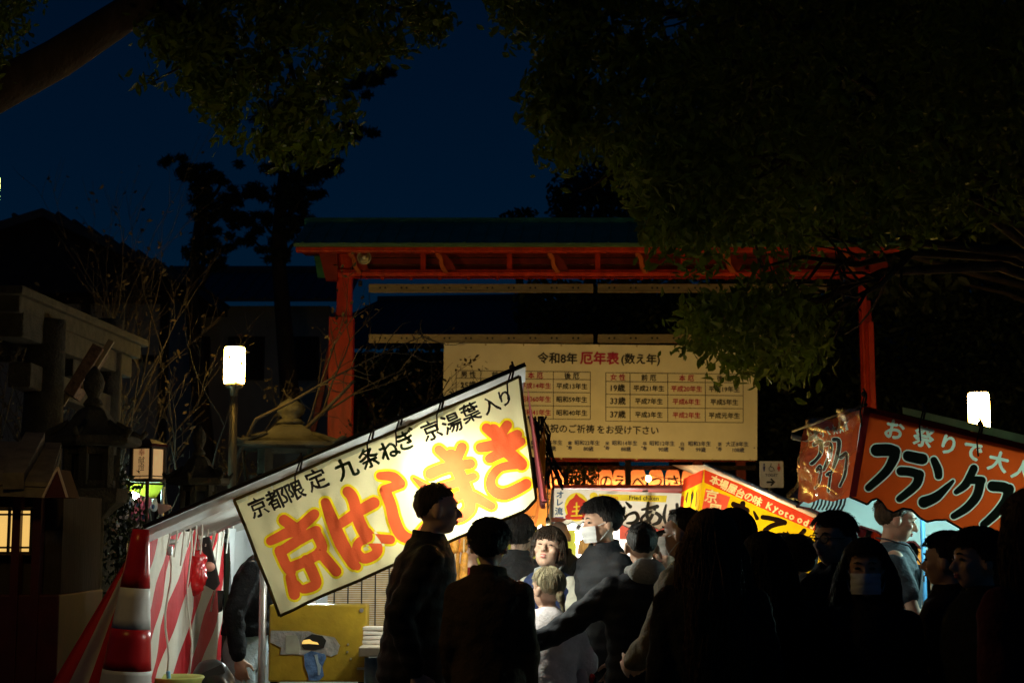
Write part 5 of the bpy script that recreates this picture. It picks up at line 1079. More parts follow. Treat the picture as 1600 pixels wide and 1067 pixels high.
scal = [(1068, 826), (1058, 823), (1050, 828), (1040, 822), (1030, 827), (1018, 820), (1006, 825), (995, 820), (985, 826), (970, 818), (955, 824), (940, 816), (925, 822), (912, 815), (905, 820), (895, 815), (886, 820), (876, 816), (865, 817)]
outK = [(866, 763), (1072, 771)] + scal
el = lambda cx, cy, rx, ry: poly_edges([(cx + rx * math.cos(2 * math.pi * k / 28), cy + ry * math.sin(2 * math.pi * k / 28)) for k in range(28)])
def gl_(s, x, y, em, off, rt=0, xs=1): return bold_edges(s, em, off, rt, *fk(x, y), xs)
flame = poly_edges([fk(*q) for q in ((370, 435), (400, 465), (440, 490), (470, 520), (475, 560), (460, 590), (470, 640), (455, 685), (270, 685), (265, 650), (290, 630), (275, 560), (310, 500), (345, 475))])
bandK = poly_edges([fk(*q) for q in ((590, 440), (1245, 455), (1235, 520), (1000, 512), (590, 498))])
SKK = [([(720, 545), (760, 590), (755, 650)], [20, 44, 30]), ([(545, 600), (700, 580), (715, 680), (650, 730)], [30, 40, 40, 24]), ([(620, 530), (610, 650), (560, 730)], [36, 36, 24]),
       ([(850, 520), (890, 560)], [18, 40]), ([(835, 570), (815, 690), (870, 640), (940, 620), (965, 670), (930, 715), (860, 720)], [26, 40, 26, 34, 40, 40, 22]),
       ([(1005, 590), (1150, 560)], [24, 40]), ([(1065, 525), (1050, 640), (1085, 720)], [30, 36, 22]), ([(1130, 580), (1080, 680), (1010, 715), (1005, 665), (1090, 610), (1175, 650), (1165, 710), (1105, 735)], [26, 36, 34, 28, 30, 40, 42, 22]),
       ([(1235, 545), (1215, 650), (1235, 730)], [20, 36, 24]), ([(1275, 605), (1375, 590)], [24, 36]), ([(1340, 540), (1340, 650), (1290, 740)], [32, 38, 22])]
pd, _ = printed(outK, [('yellow_disc', YP, [el(*fk(375, 565), 19, 22.5)]), ('red_crest', RP, [flame]), ('mauve_block', MV, [poly_edges([fk(*q) for q in ((165, 660), (250, 658), (248, 695), (163, 695))])]), ('yellow_band', YP, [bandK, el(*fk(540, 462), 6.5, 6.5)]),
    ('blue_lettering', BP, gl_('オ', 215, 445, 12.5, .04) + gl_('レ', 215, 520, 12.5, .04) + gl_('流', 205, 605, 13, .04)), ('orange_lettering', OT, gl_('Golden', 686, 472, 9.5, .02)), ('dark_lettering', BK, gl_('Fried chiken', 1022, 478, 9.5, .02, -1.5) + sgeo(SKK, fk, 0)), ('crest_mark', YP, [poly_edges([fk(*q) for q in ((330, 600), (420, 590), (420, 605), (330, 615))]), poly_edges([fk(*q) for q in ((345, 560), (405, 552), (405, 564), (345, 572))]), poly_edges([fk(*q) for q in ((320, 645), (430, 640), (430, 652), (320, 657))]), poly_edges([fk(*q) for q in ((368, 520), (382, 520), (384, 640), (366, 640))])])], 8.0, cK, stD, 'side_banner', WH)
border('banner_piping', outK[1:], cloth(plK, .012, 4, .002, 3.0), .005, mat('teal_piping', (.1, .25, .22), .7), pd, False)
xK0 = A(866, 763, KY).x; xK1 = A(1085, 770, KY).x; zK = A(960, 765, KY).z
MB().box(((xK0 + xK1) / 2, KY + 1.2, zK + .03), (xK1 - xK0, 2.4, .03)).build('awning', mat('red_brown_canvas', (.3, .05, .03), .7, trans=.3), stD)
sheetgrid('red_valance', lambda u, v: Vector((A(968, 820, KY + .3).x + 1.1 * u, KY + .3 + .02 * math.sin(u * 20), A(968, 815, KY + .3).z - .16 * v)), 16, 4, mat('red_valance', (.45, .08, .05), .7, trans=.3), stD)
BRT = mat('bright_white_sheet', (.85, .85, .82), .7, trans=.3)
sheetgrid('back_sheet', lambda u, v: Vector((A(840, 840, KY + 1.6).x + 1.9 * u, KY + 1.6 + .03 * math.sin(u * 14), A(840, 800, KY + 1.6).z - 1.4 * v)), 18, 10, BRT, stD)
for x, y in ((A(1010, 800, KY).x, KY + .1), (xK1, KY + 2.3), (xK0, KY + 2.3), (xK0 - .01, KY + .1)): MB().tube([(x, y, 0), (x, y, zK)], .025, 10).build('post', POLE, stD, True)
bulb(A(905, 840, KY + 1.1), stD, mat('assumed_white_bulb', (1, 1, 1), emit=(1, .97, .85), es=520), .06, .2); bulb(A(975, 812, KY + .8), stD, MATS['assumed_white_bulb'], .03, .1); MB().box(((xK0 + xK1) / 2 + .2, KY + 1.0, .42), (1.0, .6, .84)).build('counter', mat('red_counter', (.5, .05, .03), .6), stD, bevel=.01)  # unseen bulbs assumed from the bright sheet inside the stall

# ---------------------------------------------------------------- stall E: orange bamboo-shoot stall (left, behind)
EY = 12.2
stE = thing('food_stall', 'orange bannered bamboo shoot stall behind the pancake stall', 'food stall', (A(800, 900, EY + 1).x, EY + 1, 0))
OR = mat('orange_stall_cloth', (.7, .25, .05), .7, trans=.45, var=.15, bump=.1, bscale=60)
plE = plane3(A(700, 766, EY), A(862, 764, EY), A(700, 822, EY)); cE = cloth(plE, .015, 5, 0, 6.0)
outE = [(690, 766), (862, 762), (858, 800), (853, 824), (846, 818), (838, 823), (830, 817), (822, 822), (814, 816), (806, 821), (796, 815), (780, 821), (760, 815), (740, 821), (690, 816)]
def ge(s, x, y, em, off, rt=0, xs=1): return bold_edges(s, em, off, rt, x, y, xs)
sE, _ = printed(outE, [('dark_lettering', BRN, ge('bamboo shoots', 814, 807, 8.6, .02, 1) + ge('竹\nの\n子', 857, 782, 9, .02)), ('fold_band', mat('dark_orange_fold', (.4, .12, .02), .7, trans=.3), [poly_edges([(843, 764), (848, 764), (838, 818), (834, 818)])])], 7.0, cE, stE, 'side_banner', OR)
RV = mat('salmon_awning', (.62, .1, .05), .7, trans=.4)
sheetgrid('awning', lambda u, v: Vector((A(690, 815, EY + .1).x + 1.0 * u, EY + .1 + 1.6 * v, A(690, 812, EY + .1).z - .02 * v + .02 * math.sin(u * 9))), 14, 8, RV, stE)
MB().tube([A(690, 831, EY + 1.7), A(870, 834, EY + 1.7)], .014, 8).build('roof_pole', mat('red_pole', (.6, .05, .03), .5), stE, True)
sheetgrid('green_sheet', lambda u, v: Vector((A(690, 835, EY + 2.2).x + 1.25 * u, EY + 2.2 + .03 * math.sin(u * 14), A(690, 828, EY + 2.2).z - 1.4 * v)), 14, 8, mat('olive_sheet', (.35, .38, .05), .7, trans=.3), stE)
for x, y in ((A(695, 800, EY).x, EY + .1), (A(858, 800, EY).x, EY + .1), (A(858, 800, EY).x, EY + 2.1), (A(695, 800, EY).x, EY + 2.1)): MB().tube([(x, y, 0), (x, y, A(858, 768, EY).z)], .02, 8).build('post', POLE, stE, True)
bulb(A(856, 829, EY - .35), stE, mat('clear_bulb', (1, .9, .6), emit=(1, .78, .42), es=330), .036, .35)
bulb(A(760, 815, EY + .9), stE, mat('clear_bulb', ()), .035, .2)  # second bulb is hidden, assumed from the glow of the stall cloth
MB().box((A(770, 900, EY + 1).x, EY + 1.0, .45), (.8, 1.2, .9)).build('counter', CNT, stE, bevel=.01)

# ---------------------------------------------------------------- stall F: far yellow-green awning, goods in pink bags
FY = 17.0
stF = thing('food_stall', 'far stall with a yellow-green awning left of the pancake stall', 'food stall', (A(230, 800, FY + .5).x, FY + .5, 0))
LG = mat('lime_awning', (.55, .6, .05), .7, trans=.5, bump=.1)
o_ = [(197, 748), (250, 750), (249, 752), (256, 756), (252, 765), (243, 778), (225, 775), (197, 764)]
plG = (A(225, 760, FY), Vector((0, -1, 0))); printed(o_, [('pale_top', mat('pale_lime', (.7, .75, .6), .7, trans=.5), [poly_edges([(197, 746), (250, 748), (250, 754), (197, 753)])])], 6, cloth(plG, .02, 4, 0, 2), stF, 'awning', LG)
MB().tube([A(196, 753.5, FY - .02), A(257, 756.5, FY - .02)], .012, 6).build('roof_pole', DARKM, stF)
for px in (199, 254): p = A(px, 760, FY + .02); MB().tube([(p.x, FY + .04, 0), (p.x, FY + .04, p.z)], .02, 8).build('post', POLE, stF)
bulb(A(212, 772, FY + .35), stF, LED, .045, .2)  # unseen bulb assumed behind the bright awning
bg_ = thing('candy_bags', 'pink printed bags hung in the far stall under the yellow-green awning', 'bags', A(220, 795, FY + .2))
PKM = mat('pink_bag_film', (.75, .3, .4), .4, trans=.4, var=.3, scale=12); BLM = mat('blue_bag_print', (.05, .12, .3), .5)
for k, (x, y, w_) in enumerate(((204, 785, 11), (217, 788, 12), (230, 785, 12), (241, 790, 11), (211, 804, 12), (226, 806, 12))):
    p = A(x, y, FY + .15 + .05 * (k % 2)); s_ = w_ * FY / F; mb = MB(); mb.ell(p, (s_ * .55, .05, s_ * .8), 12, 10); mb.tube([p + Vector((0, 0, s_ * .6)), p + Vector((0, 0, s_ * 1.05))], [.03, s_ * .3], 10); b_ = mb.build('bag', PKM if k % 3 else mat('white_bag_film', (.8, .78, .8), .4, trans=.4), bg_, True)
    MB().ell(p + Vector((0, -.05, -.01)), (s_ * .25, .006, s_ * .34), 10, 8).build('printed_oval', BLM, b_, True)
fa = thing('paper_fan_display', 'bright orange and lilac packet at the far stall beside the pink bags', 'packet', A(258, 795, FY + .1))
MB().prism([A(246, 786, FY), A(266, 789, FY), A(268, 793, FY), A(252, 803, FY), (A(247, 802, FY))], (0, .03, 0)).build('packet', mat('pale_packet', (.85, .6, .5), .5, trans=.4), fa)
# ================================================================ PEOPLE
SKIN = mat('skin', (.56, .33, .22), .5, var=.06, scale=20); SKINP = mat('skin_pale', (.62, .4, .29), .5, var=.05, scale=20); LIP = mat('lips', (.5, .15, .13), .45); EYEM = mat('eye_dark', (.015, .012, .01), .25)
EYEW = mat('eye_white', (.7, .68, .65), .3); TEETH = mat('teeth', (.75, .72, .65), .3); MASKM = mat('mask_white', (.75, .75, .74), .8, trans=.15, bump=.3, bscale=14, stretch=(1, 1, 6))
def hairmat(n_, c): return mat('hair_' + n_, c, .55, var=.45, scale=60, stretch=(1, 1, .06), spec=.3, bump=.8, bscale=170)
def fabric(n_, c, rough=.85, bump=.35, spec=.25, bs=70): return mat('fabric_' + n_, c, rough, var=.15, scale=12, bump=bump, bscale=bs, spec=spec)
def hand(mb, w, d, nrm, side, curl=.5, k=1.0, spread=1.0):
    """palm and five fingers; w wrist, d pointing direction, nrm out of the back of the hand"""
    d = Vector(d).normalized(); nrm = Vector(nrm); nrm = (nrm - d * nrm.dot(d)).normalized(); sd = d.cross(nrm) * side; w = Vector(w)
    rot = Matrix((sd, d, nrm)).transposed(); mb.ell(w + d * .05 * k, (.041 * k, .055 * k, .017 * k), 12, 8, rot); mb.capsule(w - d * .03 * k, w + d * .02 * k, .025 * k, .026 * k, 10)
    for i, (o, L) in enumerate(((-.033, .066), (-.011, .078), (.012, .072), (.033, .056))):
        p = w + d * (.092 - abs(o) * .25) * k + sd * o * k; dr = (d + sd * o * 3.2 * spread).normalized(); q = p
        for s_ in range(3):
            ll = L * k * (.45, .32, .26)[s_]; a_ = curl * (.55 + .75 * s_); dv = (dr * math.cos(a_) - nrm * math.sin(a_)).normalized(); e_ = q + dv * ll; mb.capsule(q, e_, (.0092 - .001 * s_) * k, (.0086 - .001 * s_) * k, 8); q = e_
    p = w + d * .03 * k - sd * .03 * k; d1 = (d * .65 - sd * .7 - nrm * .25).normalized(); e_ = p + d1 * .045 * k; mb.capsule(p, e_, .0135 * k, .0105 * k, 8); d2 = (d * .9 - sd * .2 - nrm * .35 * (1 + curl)).normalized(); mb.capsule(e_, e_ + d2 * .032 * k, .0102 * k, .0085 * k, 8)
def person(label, px, ytop, Y, rz, sex='m', hair='short', hc=('black', (.012, .01, .009)), top=('dark', (.02, .02, .022)), style='jacket', leg=('dark', (.02, .021, .025)), armL=None, armR=None, yaw=0, pitch=0, roll=0, lean=0.0, mask=False, glasses=False, hood=None, vox=.011, skin=SKINP, sleeve=None, hands=True, bulk=1.0, mouth=False, hemz=.84, extra=None, hs=1.0, curlL=.55, curlR=.55, grp='people at the festival', eyes=True, seedv=0, collar=True):
    tp = A(px, ytop, Y); H = tp.z; s = H / 1.72
    t = thing('person', label, 'person', (tp.x, Y, 0), R(rz), group=grp); fw = (.9 if sex == 'f' else 1.0)
    def Z(p):       # lean of everything above the hips
        p = Vector(p); k = max(0, p.z - .95); return Vector((p.x, p.y + lean * k, p.z)) * s
    sh = .165 * fw
    aL = armL or ((-.205 * fw, -.03, 1.14), (-.21 * fw, .06, .90)); aR = armR or ((.205 * fw, -.03, 1.14), (.21 * fw, .06, .90))
    hcen = Z((0, .02, 1.605)); nb = Z((0, 0, 1.47))
    HR = Matrix.Rotation(R(yaw), 3, 'Z') @ Matrix.Rotation(R(pitch), 3, 'X') @ Matrix.Rotation(R(roll), 3, 'Y')
    def Hd(p): return hcen + HR @ (Vector(p) * s * hs)
    # ---- body: one surface
    b = MB(); E_ = lambda c, r, ro=HR: b.ell(Hd(c), tuple(x * s * hs for x in r), 20, 14, ro)
    E_((0, -.008, .022), (.076, .094, .092)); E_((0, .022, -.045), (.06, .068, .062)); E_((0, .045, -.083), (.032, .036, .026)); E_((0, .05, .03), (.06, .045, .03))
    b.capsule(Hd((0, .09, .012)), Hd((0, .113, -.027)), .008 * s * hs, .0125 * s * hs, 10); E_((-.011, .1, -.031), (.009, .011, .008)); E_((.011, .1, -.031), (.009, .011, .008))
    E_((-.042, .06, -.02), (.022, .026, .02)); E_((.042, .06, -.02), (.022, .026, .02)); E_((0, .083, -.058), (.02, .011, .012))
    for sx in (-1, 1): E_((sx * .081, -.01, -.012), (.013, .022, .034))
    b.capsule(Z((0, -.012, 1.44)), Hd((0, -.012, -.06)), .054 * s * fw, .046 * s * fw, 16)
    ring = lambda z, rx, ry, cy=0: (Z((0, cy, z))[0], Z((0, cy, z))[1], z * s, rx * s, ry * s)
    b.loft([ring(.82, .12, .09), ring(.88, .165 * (1.02 if sex == 'f' else 1), .115), ring(1.0, .145 * fw, .105), ring(1.08, .138 * fw, .1), ring(1.25, .165 * fw, .118), ring(1.36, .175 * fw, .11), ring(1.43, .14 * fw, .085), ring(1.49, .06, .06)])
    for sx, (el_, wr) in ((-1, aL), (1, aR)):
        S0 = Z((sx * sh, 0, 1.40)); e0 = Z(el_); w0 = Z(wr); b.capsule(S0, e0, .05 * s * fw, .038 * s * fw, 14); b.capsule(e0, w0, .039 * s * fw, .026 * s * fw, 14)
        if hands:
            d = (w0 - e0).normalized(); back = Vector((sx, 0, 0)) if abs(d.x) < .7 else Vector((0, 0, 1)); hand(b, w0 + d * .01, d, back, sx, curlL if sx < 0 else curlR, s * (.92 if sex == 'f' else 1))
        hp = Vector((sx * .088, 0, .90)) * s; kn = Vector((sx * .095, .015, .49)) * s; an = Vector((sx * .1, -.02, .09)) * s
        b.capsule(hp, kn, .083 * s, .056 * s, 14); b.capsule(kn, an, .056 * s, .036 * s, 14); b.capsule(an + Vector((0, .0, -.045)) * s, an + Vector((0, .16, -.06)) * s, .04 * s, .032 * s, 12)
    link('body', remeshed(b, vox * max(.8, s), 3), skin, t, True, False)
    # ---- clothes
    tn, tc = top; rough = .85; m_top = fabric(tn, tc, .75 if style == 'puffer' else .85, .2 if style == 'puffer' else .35, .25 if style == 'puffer' else .2)
    k = .028 * bulk; j = MB(); hz_ = hemz
    R0 = [(hz_, .175 * fw + k, .125 + k), (hz_ + .06, .18 * fw + k, .13 + k), (1.02, .165 * fw + k, .12 + k), (1.1, .16 * fw + k, .118 + k), (1.25, .178 * fw + k, .13 + k), (1.36, .185 * fw + k, .122 + k * .8), (1.425, .155 * fw + k * .7, .1 + k * .6), (1.465, .095 * fw + k * .4, .082 + k * .4), (1.487, .072, .07)]
    j.loft([ring(*q) for q in R0], 28)
    slv = []
    for sx, (el_, wr) in ((-1, aL), (1, aR)):
        S0 = Z((sx * sh, 0, 1.375)); e0 = Z(el_); w0 = Z(wr); d = (w0 - e0); cuff = e0 + d * (.96 if style != 'tee' else 0)
        tgt = MB() if sleeve else j; rk = 1 + .25 * (bulk - 1)
        if style == 'tee': tgt.capsule(S0, S0.lerp(e0, .62), .066 * s, .066 * s, 16)
        else: tgt.capsule(S0, e0, (.062 * fw + k * .45) * s * rk, (.056 + k * .35) * s * rk, 16); tgt.capsule(e0, cuff, (.055 + k * .35) * s * rk, (.042 + k * .25) * s, 16)
        if sleeve: slv.append(tgt)
    if style == 'hoodie' or hood:
        hm = MB() if hood else j; hm.ell(Z((0, -.075, 1.47)), (.105 * s, .07 * s, .075 * s), 18, 12); hm.capsule(Z((-.075, -.02, 1.475)), Z((-.05, .07, 1.44)), .035 * s, .025 * s); hm.capsule(Z((.075, -.02, 1.475)), Z((.05, .07, 1.44)), .035 * s, .025 * s)
        if hood: me = remeshed(hm, .012 * s, 4); displace(me, lambda c: .006 * noise.noise(c * 18)); link('hood', me, fabric(*hood), t, True, False)
    elif collar and style in ('jacket', 'puffer'):
        for a_ in range(14):
            an = -math.pi / 2 + (a_ - 7) * 2 * math.pi / 16.5; an2 = -math.pi / 2 + (a_ - 6) * 2 * math.pi / 16.5
            p0 = Z((.074 * math.cos(an), .072 * math.sin(an), 1.495 + .01 * math.sin(an) * -1)); p1 = Z((.074 * math.cos(an2), .072 * math.sin(an2), 1.495 - .01 * math.sin(an2))); j.capsule(p0, p1, .02 * s, .02 * s, 8)
    sd = seedv * 3.7 + px * .01
    if style == 'puffer': fn = lambda c: .009 * (1 - abs(math.sin(c.z * math.pi / (.075 * s)))) ** .6 * -1 + .006 * noise.noise(c * 22 + Vector((sd, 0, 0)))
    else: fn = lambda c: .012 * noise.noise(Vector((c.x * 9, c.y * 9, c.z * 5)) + Vector((sd, 0, 0))) + .007 * noise.noise(Vector((c.x * 20, c.y * 20, c.z * 26)) + Vector((0, sd, 0)))
    me = remeshed(j, .0125 * s, 3); displace(me, fn); link('jacket' if style != 'tee' else 'shirt', me, m_top, t, True, False)
    for q in slv: me = remeshed(q, .012 * s, 3); displace(me, lambda c: .012 * noise.noise(Vector((c.x * 16, c.y * 16, c.z * 24)))); link('sleeve', me, fabric(*sleeve), t, True, False)
    tr = MB(); tr.loft([ring(.80, .165, .12), ring(.9, .182 * (1.02 if sex == 'f' else 1), .132), ring(1.03, .16, .12)], 24)
    for sx in (-1, 1):
        hp = Vector((sx * .09, 0, .88)) * s; kn = Vector((sx * .097, .015, .5)) * s; an = Vector((sx * .1, -.02, .11)) * s; tr.capsule(hp, kn, .098 * s, .075 * s, 16); tr.capsule(kn, an, .074 * s, .062 * s, 16)
    me = remeshed(tr, .014 * s, 3); displace(me, lambda c: .008 * noise.noise(Vector((c.x * 10, c.y * 10, c.z * 14)) + Vector((sd, sd, 0)))); link('trousers', me, fabric(*leg), t, True, False)
    for sx in (-1, 1):
        q = MB(); an = Vector((sx * .1, -.02, .055)) * s; q.capsule(an, an + Vector((0, .17, -.012)) * s, .05 * s, .042 * s, 14); q.box(an + Vector((0, .075, -.044)) * s, (.085 * s, .27 * s, .022 * s)); me = remeshed(q, .011 * s, 2); link('shoe', me, mat('shoe', (.03, .03, .032), .6), t, True, False)
    # ---- face
    if eyes:
        for sx in (-1, 1):
            q = MB(); q.ell(Hd((sx * .031, .0845, .008)), (.0135 * s, .007 * s, .0045 * s if mouth else .006 * s), 12, 8, HR); link('eye', q.mesh('eye'), EYEM if mouth else EYEM, t, True, False)
            q = MB(); q.tube([Hd((sx * .014, .093, .029)), Hd((sx * .03, .0935, .034)), Hd((sx * .048, .083, .029))], [.003 * s, .004 * s, .002 * s], 6); q.build('eyebrow', hairmat(*hc), t, True, False)
        q = MB(); q.ell(Hd((0, .0925, -.053)), (.02 * s, .007 * s, .0055 * s), 12, 8, HR); q.ell(Hd((0, .0925, -.0655 if mouth else -.0625)), (.017 * s, .007 * s, .006 * s), 12, 8, HR); q.build('lips', LIP, t, True, False)
        if mouth: q = MB(); q.ell(Hd((0, .094, -.059)), (.014 * s, .004 * s, .003 * s), 10, 6, HR); q.build('teeth', TEETH, t, True, False)
    if mask:
        q = MB(); vs = []; fs = []
        for i in range(13):
            for jx in range(15):
                u = -1.0 + 2.0 * jx / 14; v = i / 12; z = -.012 - .088 * v; rr = .086 + .03 * math.exp(-(u / .42) ** 2) * (1 - 1.3 * abs(v - .3)) + .002 * math.sin(v * 18); vs.append(Hd((rr * math.sin(u) * .88, .018 + rr * math.cos(u), z)))
        fs = [(i * 15 + k_, i * 15 + k_ + 1, (i + 1) * 15 + k_ + 1, (i + 1) * 15 + k_) for i in range(12) for k_ in range(14)]; mk = q.add(vs, fs).build('face_mask', MASKM, t, True, False)
        for sx in (-1, 1):
            q = MB(); q.tube([Hd((sx * .068, .05, -.012)), Hd((sx * .08, .01, .0)), Hd((sx * .082, -.02, .008))], .0022 * s, 6); q.tube([Hd((sx * .068, .045, -.09)), Hd((sx * .08, .005, -.05)), Hd((sx * .082, -.02, -.03))], .0022 * s, 6); q.build('ear_loop', MASKM, t, True, False)
    if glasses:
        q = MB()
        for sx in (-1, 1):
            q.tube([Hd((sx * .033 + .024 * math.cos(a_ * math.pi / 8), .104, .006 + .019 * math.sin(a_ * math.pi / 8))) for a_ in range(17)], .0022 * s, 6); q.tube([Hd((sx * .057, .103, .01)), Hd((sx * .078, .0, .008))], .002 * s, 6)
            l_ = MB(); l_.ell(Hd((sx * .033, .104, .006)), (.023 * s, .002 * s, .018 * s), 14, 6, HR); l_.build('lens', mat('lens_glass', (.3, .3, .3), .05, spec=1.0, alpha=.25), t, True, False)
        q.tube([Hd((-.01, .106, .01)), Hd((.01, .106, .01))], .002 * s, 6); q.build('glasses_frame', DARKM, t, True, False)
    # ---- hair: shaped cap plus combed strands
    hm = hairmat(*hc); g_ = random.Random(seedv + int(px))
    if hair != 'bald':
        thick = {'crew': .008, 'short': .02, 'bob': .022, 'long': .02, 'tied': .012, 'mop': .026}[hair]; vs = []; fs = []; nr, ns = 22, 36; keep = {}
        for i in range(nr + 1):
            th = math.pi * .86 * i / nr
            for kx in range(ns):
                ph = 2 * math.pi * kx / ns; dx, dy, dz = math.sin(th) * math.cos(ph), math.sin(th) * math.sin(ph), math.cos(th)
                front = max(0, dy); low = .36 if hair in ('short', 'mop') else (.46 if hair in ('bob', 'long') else .42)
                lim = {'crew': -.62, 'short': -.78, 'bob': -.9, 'long': -.9, 'tied': -.55, 'mop': -.82}[hair]
                sdl = {'crew': -.05, 'short': -.24, 'mop': -.4, 'bob': -.88, 'long': -.88, 'tied': -.2}[hair]; e1 = lim + (sdl - lim) * min(1, max(0, (dy + .65) / .5)); a2 = {'crew': -.05, 'short': .08, 'mop': .16, 'bob': .25, 'long': .25, 'tied': -.05}[hair]; edge = e1 + (low - e1) * min(1, max(0, (dy - a2) / .38)) ** .9
                e_ = min(1, max(0, (dz - edge) / .5)); tk = thick * e_ ** .5 - (.006 if e_ <= 0 else 0); tk += .006 * noise.noise(Vector((dx * 5, dy * 5, dz * 2.5 + sd))) + .003 * noise.noise(Vector((dx * 22, dy * 22, dz * 5)))
                vs.append(Hd((dx * (.076 + tk), -.008 + dy * (.094 + tk), .022 + dz * (.092 + tk * .9)))); keep[len(vs) - 1] = dz > edge - .12
        for i in range(nr):
            for kx in range(ns):
                f = (i * ns + kx, (i + 1) * ns + kx, (i + 1) * ns + (kx + 1) % ns, i * ns + (kx + 1) % ns)
                if sum(keep[q] for q in f) >= 3: fs.append(f)
        if hair == 'long':
            nb_ = len(vs); ms, mr = 20, 14
            for i in range(mr + 1):
                u = i / mr; z0 = 1.60 - .46 * u
                for kx in range(ms):
                    an = math.pi * (1.02 + .96 * kx / (ms - 1)) ; wx = .084 + .03 * u; wy = .10 + .015 * u + .02 * math.sin(u * 3); zz = z0 * s + .012 * noise.noise(Vector((kx * 1.3, u * 3, sd))) * (1 + 6 * u * u)
                    vs.append(Vector((math.cos(an) * wx * s * (1 + .04 * math.sin(kx * 2.1 + u * 4)), math.sin(an) * wy * s - .01 * s + Z((0, 0, z0)).y, zz)))
            fs += [(nb_ + i * ms + k_, nb_ + i * ms + k_ + 1, nb_ + (i + 1) * ms + k_ + 1, nb_ + (i + 1) * ms + k_) for i in range(mr) for k_ in range(ms - 1)]
        hb_ = MB().add(vs, fs).build('hair', hm, t, True, False)
        st = MB(); ns_ = {'crew': 120, 'short': 520, 'bob': 600, 'long': 1100, 'tied': 360, 'mop': 620}[hair]
        for i in range(ns_):
            ph = g_.uniform(0, 2 * math.pi); th0 = g_.uniform(.1, 1.15)
            if hair in ('short', 'crew', 'mop', 'tied') and math.sin(ph) > .2 and th0 > .9: th0 = .7
            L_ = {'crew': .15, 'short': .5, 'mop': .6, 'bob': .9, 'tied': .7, 'long': .9}[hair]; P = []; rr = thick + .003 + g_.uniform(0, .004)
            for q in range(5):
                th = th0 + L_ * q / 4; th = min(th, 2.0 if hair in ('bob', 'long') else 2.1); lift = (.016 * (q / 4) ** 2 * g_.uniform(-.5, 1)) if hair in ('short', 'mop') else 0; d_ = (math.sin(th) * math.cos(ph + .1 * q * g_.uniform(-.3, .3)), math.sin(th) * math.sin(ph), math.cos(th))
                if math.sin(ph) > .35 and d_[2] < (.30 if hair not in ('bob', 'mop') else .18): break
                P.append(Hd((d_[0] * (.076 + rr + lift), -.008 + d_[1] * (.094 + rr + lift), .022 + d_[2] * (.092 + rr * .9 + lift))))
            if len(P) < 3: continue
            if hair == 'long' and math.sin(ph) < .45 and i % 5:
                e_ = P[-1]; x_ = e_.x * 1.25; yb_ = min(e_.y, -.03) - g_.uniform(.06, .10) * s
                if abs(math.cos(ph)) > .75: yb_ = e_.y - .02
                zl = g_.uniform(1.0, 1.22) * s; n0 = e_.z; xo = g_.uniform(-.03, .03)
                for q in range(1, 7): u = q / 6; P.append(Vector((x_ * (1 + .18 * u) + xo * u + .012 * math.sin(u * 7 + i), (e_.y + (yb_ - e_.y) * min(1, u * 2.2)) - .015 * u, n0 + (zl - n0) * u)))
            if hair == 'bob' and i % 2:
                e_ = P[-1]; 
                if math.sin(ph) < .5: P += [e_ + Vector((e_.x * .05, 0, -.03 * s)), e_ + Vector((-e_.x * .05, .0, -.065 * s))]
            n_ = len(P); w_ = .0026 if hair != 'long' else .0036; st.tube(P, [w_ * s * (1 - .75 * q / (n_ - 1)) for q in range(n_)], 4, None, False)
        st.build('hair_strands', hm, hb_, True, False)
        if hair == 'tied': q = MB(); q.ell(Hd((0, -.11, -.035)), (.03 * s, .035 * s, .04 * s)); q.capsule(Hd((0, -.12, -.05)), Hd((.01, -.125, -.12)), .024 * s, .01 * s); me = remeshed(q, .006, 2); displace(me, lambda c: .004 * noise.noise(c * 50)); link('hair_knot', me, hm, hb_, True, False)
    if extra: extra(t, s, Z, Hd, HR, fw)
    return t
BLK = ('black', (.012, .01, .009)); DBR = ('dark_brown', (.03, .018, .01)); LBR = ('light_brown', (.3, .19, .08)); GRY = ('ash', (.3, .26, .16)); AUB = ('auburn', (.09, .03, .012))
K1 = ('black_nylon', (.012, .012, .014)); N1 = ('navy_nylon', (.006, .009, .018)); BR1 = ('brown_cotton', (.06, .04, .022)); KH = ('khaki_cotton', (.11, .085, .045)); DENIM = ('denim', (.06, .09, .15)); LDEN = ('pale_denim', (.36, .45, .5)); DK = ('charcoal', (.02, .02, .022))
# --- row in front of the pancake stall
person('tall person in black quilted jacket seen in profile before the big banner', 645, 757, 7.6, -82, lean=.14, hair='crew', hc=DBR, top=K1, style='puffer', leg=('dark_denim', (.03, .04, .06)), bulk=1.15, yaw=4, vox=.0085, armR=((.22, -.1, 1.14), (.22, .0, .9)), armL=((-.22, -.03, 1.13), (-.2, .16, .95)), hemz=.82)
person('person in dark brown jacket seen from behind, bushy black hair', 764, 816, 7.25, -8, hair='mop', hc=BLK, top=BR1, style='jacket', leg=DK, sex='f', bulk=.95, armR=((.19, -.02, 1.13), (.17, .15, .92)), armL=((-.19, -.02, 1.13), (-.18, .14, .92)))
# --- worker at the left under the awning
person('worker in black long-sleeved top and pale jeans beside the white sheet', 388, 805, 9.5, -100, lean=.2, hair='crew', hc=BLK, top=('black_knit', (.006, .007, .009)), style='tee_long', leg=LDEN, vox=.008, hemz=1.0, armR=((.26, -.02, 1.13), (.25, .05, .89)), armL=((-.26, .02, 1.13), (-.26, .1, .89)), collar=False)
